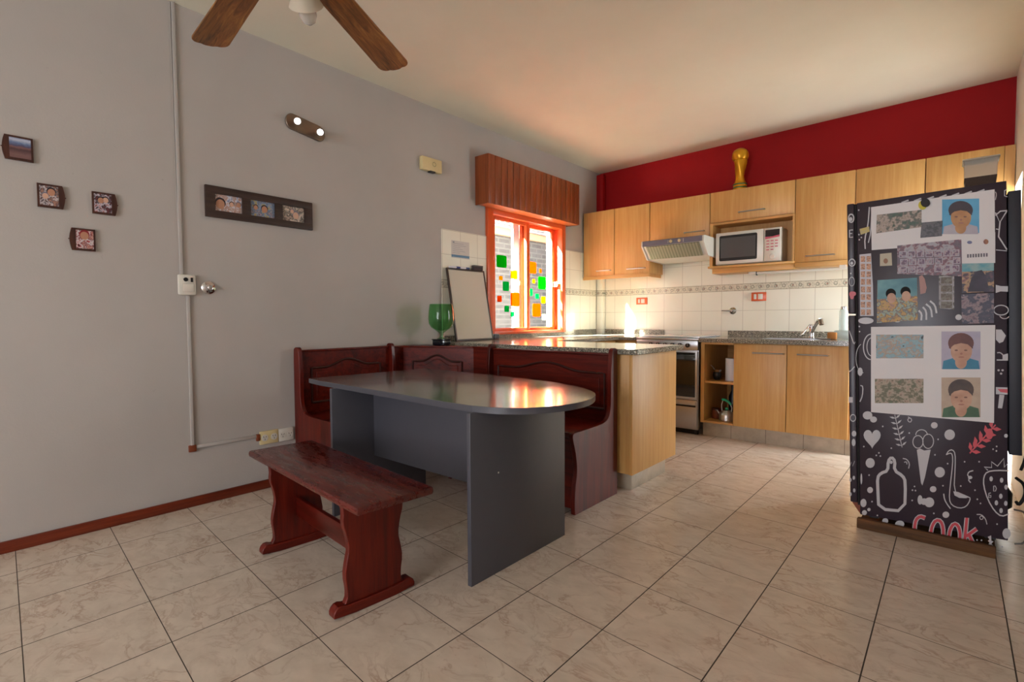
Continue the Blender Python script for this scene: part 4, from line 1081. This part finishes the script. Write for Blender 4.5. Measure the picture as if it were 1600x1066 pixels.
A.line([(930, 350), (895, 360), (888, 390), (920, 400), (892, 415), (912, 438)], 8).disc(908, 400, 16, 12)
A.line([(955, 668), (990, 668), (1020, 700), (1030, 740)], 6).ring(990, 692, 12, 12, 5)
A.poly([(1035, 830), (1060, 820), (1062, 860), (1078, 862), (1062, 880), (1088, 905), (1040, 885), (1048, 872), (1036, 858), (1048, 850)])
for c in ((275, 30), (467, 78), (676, 124), (138, 176), (337, 188), (653, 236), (745, 300), (868, 286), (973, 286), (176, 383), (228, 240), (247, 222), (258, 245), (943, 492), (960, 558), (983, 588), (840, 462), (711, 460), (1103, 738), (1140, 902), (1074, 195), (1100, 175), (1098, 208), (490, 492), (505, 465), (512, 495), (488, 566), (197, 575), (236, 675), (645, 660), (958, 853), (990, 855)): A.disc(c[0], c[1], 6, 6, 8)
A.done('vinyl_drawing', M['print_white'], 'white kitchen doodles with heart, board, ladle and strawberry')
# white outline + red lettering  "cook" (lower edge cut off by the plank)
W = Art(1320, 660, 4.636, .0006); Rd = Art(1320, 660, 4.636, .0009)
strokes = [[(582, 694), (545, 680), (515, 705), (505, 760), (508, 792)], [(622, 808), (632, 750), (660, 708), (695, 715), (712, 760), (714, 828)], [(752, 836), (762, 775), (790, 732), (822, 748), (836, 800), (834, 856)], [(884, 692), (868, 862)], [(955, 772), (880, 826)], [(898, 812), (935, 890)]]
for st in strokes: W.line(st, 34, False, 1)
for st in strokes: Rd.line(st, 21, False, 1)
Rd.sprig(1092, 18, 905, 225, 5, 70, 10, 15, 52); Rd.disc(1048, 85, 26, 40); Rd.disc(985, 110, 14, 30); Rd.disc(940, 160, 12, 24)
Z6 = Art(1300, 540, 3.047, .0006)
Z6.poly([(780, 198), (836, 200), (836, 234), (780, 232)]); Z6.poly([(797, 234), (821, 236), (810, 300), (790, 298)])
Z6.line([(786, 35), (800, 33), (815, 45), (822, 68)], 5).poly([(812, 45), (838, 38), (838, 72), (784, 72), (784, 66), (812, 66)])
for c in ((793, 118), (812, 118), (805, 134)): Z6.disc(c[0], c[1], 6, 5, 8)
for c in ((828, 430, 9, 9),): Z6.disc(*c)
Z6.ring(150, 60, 36, 70, 3, 14, 90, 250)
Z6.line([(135, 190), (148, 195), (145, 240), (133, 268)], 5); Z6.disc(134, 125, 12, 20)
Z6.line([(362, 340), (382, 352), (372, 368), (358, 355), (368, 345)], 4); Z6.disc(487, 380, 16, 15); Z6.disc(560, 425, 25, 25)
Z6.done('vinyl_drawing', M['print_white'], 'white letter and glass shapes at the right edge')
Rt = Art(1300, 540, 3.047, .0009); Rt.poly([(788, 207), (836, 208), (836, 226), (802, 222)]); Rt.done('vinyl_drawing', M['print_red'], 'red bar of the letter T')
W.done('lettering_outline', M['print_white'], 'white outline of the word cook'); Rd.done('lettering', M['print_red'], 'red word cook and red sprig')
Z5 = Art(1300, 220, 3.135, .0006)
Z5.line([(858, 342), (825, 345), (800, 366)], 6, False, 0).line([(800, 352), (822, 400), (856, 345)], 6, False, 0).line([(823, 398), (816, 470), (857, 534)], 7, False, 0).line([(803, 535), (857, 540)], 4, False, 0).line([(803, 432), (818, 435)], 5, False, 0)
Z5.poly([(802, 706), (826, 712), (862, 713), (862, 740), (826, 738), (802, 746)]); Z5.ring(828, 830, 36, 24, 5); Z5.ring(845, 850, 25, 22, 4, 12, 30, 160)
Z5.poly([(803, 925), (830, 925), (852, 955), (838, 985), (820, 992), (803, 975)])
Z5.line([(845, 242), (845, 270), (860, 275)], 4, False, 0).line([(845, 245), (858, 238)], 4, False, 0); Z5.line([(800, 250), (806, 262), (800, 290)], 4)
Z5.line([(183, 325), (176, 420), (160, 480), (163, 530)], 6).line([(195, 340), (190, 450), (178, 500)], 5).disc(166, 882, 38, 16); Z5.ring(190, 1010, 36, 62, 5, 16, 90, 270); Z5.ring(195, 1010, 24, 45, 4, 16, 90, 270)
for c in ((131, 340), (132, 460), (134, 485), (144, 474), (134, 910), (135, 935)): Z5.disc(c[0], c[1], 4, 4, 8)
for i in range(7): Z5.line([(340+i*62, 304-i*8.6), (375+i*62, 291-i*8.6)], 7, False, 0)
# white leaf between the photos
for (x0, y0, x1, y1, x2, y2) in ((425, 832, 440, 848, 437, 880), (445, 815, 462, 835, 462, 878), (460, 800, 485, 820, 490, 865), (480, 785, 505, 805, 512, 845)): Z5.line([(x0, y0), (x1, y1), (x2, y2)], 9)
Z5.disc(320, 878, 18, 12); Z5.disc(620, 865, 16, 14)
Z5.done('vinyl_drawing', M['print_white'], 'white doodles on the upper part')
# door edge prints
def edge_art(kind): 
    a = Art(1300, 220, 3.135, .0008); return a
Ed = edge_art(0); Ed.ring(94, 380, 13, 20, 6); Ed.disc(92, 384, 8, 10)
Ed.line([(103, 437), (86, 438), (86, 474), (103, 472)], 5, False, 0).line([(86, 455), (99, 454)], 4, False, 0)
Ed.ring(98, 597, 15, 17, 5).disc(97, 600, 7); Ed.ring(97, 690, 13, 22, 3).disc(92, 650, 4)
Ed.line([(84, 930), (95, 960), (108, 1000), (114, 985)], 4)
Ed.done('vinyl_drawing', M['print_white'], 'letter E and rings on the door edge')
Ed = edge_art(0)
for c in ((104, 750, 14, 12), (96, 752, 12, 14), (98, 765, 9, 12)): Ed.disc(*c, 14)
Ed.done('vinyl_drawing', M['print_red'], 'red heart on the door edge')
Ed = Art(1300, 540, 3.047, .0008); Ed.poly([(80, 245), (99, 246), (99, 272), (80, 272)]).ring(100, 345, 13, 16, 4).disc(105, 420, 11, 14).disc(103, 462, 9, 18).line([(82, 125), (95, 115), (108, 100)], 5, False, 0)
for c in ((88, 640), (104, 630), (88, 708), (106, 690)): Ed.disc(c[0], c[1], 6, 10, 8)
Ed.line([(84, 575), (92, 555), (98, 575), (108, 550)], 3, False, 0)
Ed.done('vinyl_drawing', M['print_white'], 'small white marks on the lower door edge')

# --- papers and photographs stuck on the fridge (things of their own)
def quad(px, y0, y1):
    pts = [face(*p) for p in px]
    return MB().prism(pts, 'Y', y0, y1)
def sheet(name, label, cat, px, mat, lvl, group=None):
    y1 = YFR-.0011-lvl*.0011
    o = quad(px, y1-.0007, YFR-.0004).build(name, mat, smooth=False); tag(o, label, cat, group); o['lv'] = y1-.0007; del o['lv']
    return o, y1-.0007
def rect(px0, py0, px1, py1, s=0): return [(px0, py0), (px1, py0-s), (px1, py1-s), (px0, py1)]
def on_sheet(par, name, px, y, mat, k=1, label=None):
    return quad(px, y-.0003*k, y-.0003*(k-1)+.00005).build(name, mat, par, smooth=False, label=label)
def ell(cx_, cy_, rx, ry, n=24, a0=0, a1=360): return [(cx_+rx*math.cos(math.radians(a0+(a1-a0)*i/n)), cy_+ry*math.sin(math.radians(a0+(a1-a0)*i/n))) for i in range(n if a1-a0 == 360 else n+1)]
def soft(name, c, c2, scale=22): 
    m = NT(name); return m.set(m.mix(m.ramp(m.noise(scale, 2), [(.35, 0.0), (.65, 1.0)]), c, c2), .5)
skin = soft('photo_skin', '#B5866C', '#C49A80'); skin2 = soft('photo_skin_warm', '#B07A4A', '#C08C5A')
eye_m = plain('photo_eye', '#7A5040', .5); mouth_m = plain('photo_mouth', '#A06A58', .5)
def portrait(par, y, x0, y0, x1, y1, bg, shirt, hair, sk):
    w, h = x1-x0, y1-y0; cx_ = (x0+x1)/2
    on_sheet(par, 'photograph', rect(x0, y0, x1, y1, h*.03 if y0 < 400 else 0), y, bg, 1)
    on_sheet(par, 'printed_shirt', [(x0+.02*w, y1-.0*h), (x0+.05*w, y1-.22*h), (x0+.32*w, y1-.30*h), (cx_, y1-.22*h), (x1-.32*w, y1-.30*h), (x1-.05*w, y1-.22*h), (x1-.02*w, y1)], y, shirt, 2)
    on_sheet(par, 'printed_face', ell(cx_, y1-.18*h, .15*w, .17*h), y, sk, 3)
    on_sheet(par, 'printed_hair', ell(cx_, y0+.31*h, .33*w, .27*h), y, hair, 4)
    on_sheet(par, 'printed_face', ell(cx_+.01*w, y0+.52*h, .275*w, .31*h), y, sk, 5)
    for sx2 in (-.12, .12): on_sheet(par, 'printed_eye', ell(cx_+sx2*w, y0+.50*h, .045*w, .022*h, 10), y, eye_m, 6)
    on_sheet(par, 'printed_mouth', ell(cx_+.01*w, y0+.68*h, .08*w, .02*h, 10), y, mouth_m, 6)
    on_sheet(par, 'printed_nose', ell(cx_+.01*w, y0+.59*h, .035*w, .03*h, 10), y, mouth_m, 6)
    on_sheet(par, 'printed_hair', ell(cx_, y0+.32*h, .305*w, .26*h, 16, 180, 360)+[(x1-.195*w, y0+.46*h), (cx_+.17*w, y0+.34*h), (cx_, y0+.31*h), (cx_-.17*w, y0+.35*h), (x0+.195*w, y0+.46*h)], y, hair, 6)
shr = soft('photo_shirt_pale', '#A8A0AC', '#B4ACB4')
o, y = sheet('photo_sheet', 'upper white sheet with portrait on blue and a team photo', 'photo sheet', [(1361, 324), (1554, 296), (1555, 411), (1402, 388), (1362, 391)], M['paper'], 0)
portrait(o, y, 1472, 312, 1530, 366, soft('photo_blue', '#4C9AC4', '#5AA6CC'), shr, soft('photo_hair', '#2A1C24', '#382530'), skin2)
on_sheet(o, 'photograph', [(1370, 336), (1440, 328), (1440, 355), (1369, 365)], y, blurry('photo_team_green', ['#1E3A28', '#2C4A34', '#8A7A68', '#3A5040', '#B09A8C', '#5A5448'], 30), 1)
on_sheet(o, 'photograph', [(1440, 348), (1473, 345), (1472, 369), (1438, 372)], y, blurry('photo_dark_block', ['#2E2A30', '#4A464C', '#3A363C', '#5A565A'], 60), 1)
o, y = sheet('photo_sheet', 'lower white sheet with two portraits and two team photos', 'photo sheet', [(1361, 511), (1555, 508), (1553, 661), (1361, 644)], M['paper'], 0)
portrait(o, y, 1471, 518, 1532, 577, soft('photo_lilac', '#A8A0B4', '#B0A6B6'), soft('photo_teal', '#246E8C', '#2C7A98'), soft('photo_hair_red', '#5A2A24', '#6E3A30'), skin)
portrait(o, y, 1471, 590, 1532, 652, soft('photo_beige', '#B09884', '#BAA48E'), soft('photo_green', '#36583A', '#426444'), soft('photo_hair_brown', '#3E2A22', '#503A2E'), skin)
on_sheet(o, 'photograph', rect(1369, 523, 1443, 560), y, blurry('photo_team_blue', ['#1E2024', '#6A9098', '#8AA8B0', '#9AA8A8', '#7A9AA4', '#A88A70'], 34), 1)
on_sheet(o, 'photograph', rect(1367, 592, 1443, 630), y, blurry('photo_team_field', ['#3A4A2C', '#54603C', '#9A7A64', '#5A5A3C', '#A89680', '#6A6044'], 34), 1)
o, y = sheet('photo_collage', 'grey collage of many tiny pictures in middle of fridge side', 'photo collage', [(1402, 384), (1503, 374), (1503, 432), (1402, 428)], blurry('photo_collage_grey', ['#4A4450', '#8A8288', '#6A5660', '#A29AA2', '#584A58', '#A49CA0', '#7A4450'], 26), 1)
import itertools
def small_pics(par, y, x0, y0, x1, y1, nx, ny, border, inner, gap=.16, slope=0.0):
    for nm_, mt_, g_, k_ in (('picture_borders', border, gap*.45, 1), ('small_pictures', inner, gap, 2)):
        if mt_ is None: continue
        m_ = MB()
        for i, j in itertools.product(range(nx), range(ny)):
            if (i*7+j*5) % 9 == 4 and nx > 3: continue
            w_, h_ = (x1-x0)/nx, (y1-y0)/ny
            ax, ay = x0+i*w_+w_*g_+(1.5 if j % 2 else 0)*(nx > 3), y0+j*h_+h_*g_-slope*(i*w_)
            pts_ = [face(px_, py_) for px_, py_ in ((ax, ay), (ax+w_*(1-2*g_), ay-slope*w_), (ax+w_*(1-2*g_), ay+h_*(1-2*g_)-slope*w_), (ax, ay+h_*(1-2*g_)))]
            m_.prism(pts_, 'Y', y-.0003*k_, y-.0003*(k_-1)+.00005)
        m_.build(nm_, mt_, par, smooth=False)
small_pics(o, y, 1404, 392, 1500, 428, 7, 3, plain('border_grey', '#A89EA8', .5), blurry('tiny_pics', ['#4A4458', '#8A6A70', '#6A4A50', '#7A8090', '#5A3A60', '#B09898'], 45), slope=.03)
o, y = sheet('photo_print', 'group photo with yellow clothes and teal sky on fridge side', 'photo', [(1371, 438), (1433, 434), (1434, 500), (1370, 505)], blurry('photo_group_yellow', ['#2A3038', '#8A6A58', '#B08A3C', '#A87A5A', '#8AA090', '#C0983C', '#6A4A44'], 24), 1)
on_sheet(o, 'photograph', [(1371, 438), (1433, 434), (1433, 462), (1371, 468)], y, soft('photo_sky_teal', '#4A7C88', '#6A9AA0', 12), 1)
for cx_, cy_ in ((1392, 462), (1415, 459)):
    on_sheet(o, 'printed_hair', ell(cx_, cy_-3, 8, 8), y, M['dark_gap'], 2); on_sheet(o, 'printed_face', ell(cx_+1, cy_+4, 7, 8), y, skin, 3)
o, y = sheet('name_card', 'white card with a handwritten name below the upper portrait', 'card', [(1502, 369), (1555, 363), (1555, 411), (1503, 412)], M['paper'], 2)
b = MB()
xs = [1511+i*4.2 for i in range(8)]
for i, x in enumerate(xs):
    q = quad(rect(x, 397.5-i*.25, x+2.7, 403-i*.25), y-.0004, y); me_ = q.bm
    for f in me_.faces: pass
    tmp = bpy.data.meshes.new('t'); me_.to_mesh(tmp); b.bm.from_mesh(tmp); me_.free(); bpy.data.meshes.remove(tmp)
b.build('handwriting', plain('ink_grey', '#5E5660', .5), o, smooth=False)
on_sheet(o, 'emblem', ell(1540.5, 378, 4, 4), y, soft('emblem_red', '#A06A48', '#7A4438', 60), 1)
on_sheet(o, 'emblem', ell(1515, 379, 4, 2.5), y, plain('emblem_blue', '#6A6C90', .5), 1)
o, y = sheet('photo_print', 'photo of people against turquoise sky right below the name card', 'photo', [(1503, 412), (1553, 411), (1553, 456), (1503, 458)], blurry('photo_sunset', ['#2A2030', '#5A3A48', '#8A5A50', '#3A2A3C', '#B08A60', '#2E2838'], 22), 1)
on_sheet(o, 'photograph', [(1503, 412), (1553, 411), (1553, 423), (1503, 425)], y, soft('photo_turq', '#5A98A4', '#8AA8A8', 30), 1)
on_sheet(o, 'printed_figure', [(1512, 456), (1518, 434), (1526, 424), (1534, 422), (1541, 432), (1546, 456)], y, soft('photo_shadow', '#231B2C', '#34283C'), 2)
o, y = sheet('photo_print', 'dim crowd photo lowest on the right of the fridge side', 'photo', [(1502, 460), (1553, 458), (1553, 505), (1503, 506)], blurry('photo_crowd', ['#2A2434', '#4A3A4C', '#7A6068', '#3A3448', '#8A7478', '#2A2A40'], 26), 1)
o, y = sheet('photo_strip', 'narrow strip of small photos at the left of fridge side', 'photo strip', [(1343, 398), (1361, 396), (1364, 445), (1365, 494), (1344, 494)], plain('strip_paper', '#B8B2B6', .4), 1)
small_pics(o, y, 1344, 399, 1362, 494, 2, 8, None, blurry('tiny_faces', ['#2A1A1A', '#C08A64', '#A8683C', '#5A3020', '#D0A080'], 90), gap=.12)
o, y = sheet('photo_strip', 'small column of photos right of the group photo', 'photo strip', [(1467, 430), (1491, 431), (1491, 484), (1467, 482)], blurry('photo_column_mix', ['#4A4038', '#6A5A48', '#8A8280', '#4A4230', '#A09898'], 30), 1)
small_pics(o, y, 1468, 432, 1490, 483, 1, 4, plain('border_pale', '#989294', .5), blurry('column_pics', ['#3A2E24', '#6A5A3C', '#7A7060', '#4A3A2A'], 60), gap=.10)
o, y = sheet('small_card', 'small cream card with brown picture above the group photo', 'card', [(1375, 397), (1393, 395), (1394, 415), (1375, 416)], plain('cream_card', '#B8AC94', .5), 1)
on_sheet(o, 'printed_picture', ell(1384, 408, 3.5, 4), y, plain('card_brown', '#8A5A38', .5), 1)
o, y = sheet('sticky_label', 'yellow and white sticky label at the upper left', 'label', [(1343, 358), (1358, 354), (1359, 362), (1345, 367)], soft('label_yellow', '#B0A078', '#C0AA50', 80), 0)
o, y = sheet('paper_tag', 'pinkish rounded paper tag beside the group photo', 'tag', [(1436, 432), (1441, 430), (1445, 436), (1448, 450), (1446, 458), (1438, 460)], plain('tag_pink', '#A87C74', .5), 1)
t = thing('fridge_magnet', 'round black magnet with yellow backing at the top of fridge side', 'magnet', (face(1445, 318)[0], YFR, face(1445, 318)[1]))
quad(ell(1441.5, 321, 6.5, 7), YFR-.0075, YFR-.0028).build('backing', plain('yellow_magnet', '#C8B814', .5), t)
quad(ell(1446, 317.5, 7.2, 6.6), YFR-.016, YFR-.0076).build('disc', M['black_rubber'], t, bev=.001)

# container on top of the fridge
t = thing('plastic_container', 'tall clear plastic container of dark grains on top of fridge', 'container', (3.568, 3.5, 1.755))
def frus(x0, x1, y0, y1, z0, z1, tp, name, mat, **k):
    b = MB(); v0 = [b.bm.verts.new(p) for p in ((x0, y0, z0), (x1, y0, z0), (x1, y1, z0), (x0, y1, z0))]
    v1 = [b.bm.verts.new(p) for p in ((x0-tp, y0-tp, z1), (x1+tp, y0-tp, z1), (x1+tp, y1+tp, z1), (x0-tp, y1+tp, z1))]
    b.bm.faces.new(v0[::-1]); b.bm.faces.new(v1)
    for i in range(4): b.bm.faces.new((v0[i], v0[(i+1) % 4], v1[(i+1) % 4], v1[i]))
    return b.build(name, mat, t, smooth=False, **k)
frus(3.512, 3.626, 3.445, 3.560, 1.762, 1.905, .006, 'tub', M['clear_plastic'], bev=.003)
frus(3.5135, 3.6245, 3.4425, 3.5615, 1.764, 1.820, .0048, 'grains', M['coffee'])
B(3.500, 3.638, 3.434, 3.571, 1.905, 1.914, .003).build('lid', M['clear_plastic'], t)

# cables behind the fridge
t = thing('power_cable', 'black power cable hanging with its plug behind the fridge', 'cable', (3.77, 3.45, .5))
MB().tube(sm([(3.795, 3.55, .66), (3.765, 3.50, .64), (3.772, 3.46, .56), (3.762, 3.43, .45), (3.745, 3.40, .40)], 2, False), .006, 8).build('cord', M['black_rubber'], t)
B(3.765, 3.808, 3.53, 3.58, .64, .69, .008).build('plug', M['black_plastic'], t)
t = thing('power_cable', 'thin looped cables on the floor by the fridge rear', 'cable', (3.76, 3.5, .1))
MB().tube(sm([(3.73, 3.40, .36), (3.762, 3.42, .33), (3.768, 3.44, .27), (3.745, 3.43, .22), (3.735, 3.42, .24)], 2, False), .007, 8).build('cord', M['black_rubber'], t)
MB().tube(sm([(3.73, 3.42, .20), (3.77, 3.45, .19), (3.79, 3.5, .12), (3.78, 3.5, .02), (3.74, 3.5, .008)], 2, False), .0045, 8).build('cord', plain('grey_cord', '#6A645C', .5), t)

# ================================================================== LIGHT
def area(name, loc, rot, sx_, sy_, power, col):
    l = bpy.data.lights.new(name, 'AREA'); l.shape = 'RECTANGLE'; l.size = sx_; l.size_y = sy_; l.energy = power; l.color = col[:3]
    o = bpy.data.objects.new(name, l); COL.objects.link(o); o.location = loc; o.rotation_euler = rot; return o
K = 1.0
# daylight through the glazed opening behind the viewer
area('daylight_rear', (2.5, -4.45, 1.35), (math.radians(90), 0, 0), 2.1, 2.1, 158*K, (.89, .92, 1.0))
# daylight through the doorway beside the fridge
area('daylight_doorway', (XR+.12, 5.12, 1.08), (0, math.radians(90), 0), 1.95, .54, 36*K, (.90, .97, 1.0))
# sky light enters the kitchen window from the world; the portal only guides its sampling
po_ = area('window_portal', (-.21, 4.33, 1.60), (0, math.radians(-90), 0), 1.25, 1.27, 1, (1, 1, 1)); po_.data.cycles.is_portal = True
sl_ = bpy.data.lights.new('sun', 'SUN'); sl_.energy = 440.0; sl_.angle = math.radians(1.2); sl_.color = (1.0, .99, .87)
so = bpy.data.objects.new('sun', sl_); COL.objects.link(so)
el = math.radians(32); dirv = Vector((.41*math.cos(el), .912*math.cos(el), -math.sin(el)))
so.rotation_euler = dirv.to_track_quat('-Z', 'Y').to_euler()
w = bpy.data.worlds.new('world'); SC.world = w; w.use_nodes = True
bg = w.node_tree.nodes['Background']; bg.inputs[1].default_value = 7.5
wt_ = w.node_tree; tc_ = wt_.nodes.new('ShaderNodeTexCoord'); sx_ = wt_.nodes.new('ShaderNodeSeparateXYZ'); rp_ = wt_.nodes.new('ShaderNodeValToRGB')
wt_.links.new(tc_.outputs['Generated'], sx_.inputs[0]); wt_.links.new(sx_.outputs[2], rp_.inputs[0]); wt_.links.new(rp_.outputs[0], bg.inputs[0])
rp_.color_ramp.elements[0].position = 0.0; rp_.color_ramp.elements[0].color = (.13, .12, .11, 1)      # ground
rp_.color_ramp.elements[1].position = 0.02; rp_.color_ramp.elements[1].color = (.92, .96, 1.0, 1)     # bright hazy sky

# ================================================================== CAMERA
cam = bpy.data.cameras.new('camera'); co = bpy.data.objects.new('camera', cam); COL.objects.link(co)
cam.sensor_width = 36; cam.lens = 801/1600*36; cam.clip_start = .02
mt = Matrix(((R_.x, U_.x, -F_.x), (R_.y, U_.y, -F_.y), (R_.z, U_.z, -F_.z))).to_4x4()
co.matrix_world = Matrix.Translation(Cc) @ mt
SC.camera = co
SC.view_settings.view_transform = 'Standard'; SC.view_settings.look = 'None'
SC.view_settings.gamma = 1; SC.view_settings.exposure = 0.1
SC.cycles.max_bounces = 8; SC.cycles.diffuse_bounces = 4; SC.cycles.sample_clamp_indirect = 12
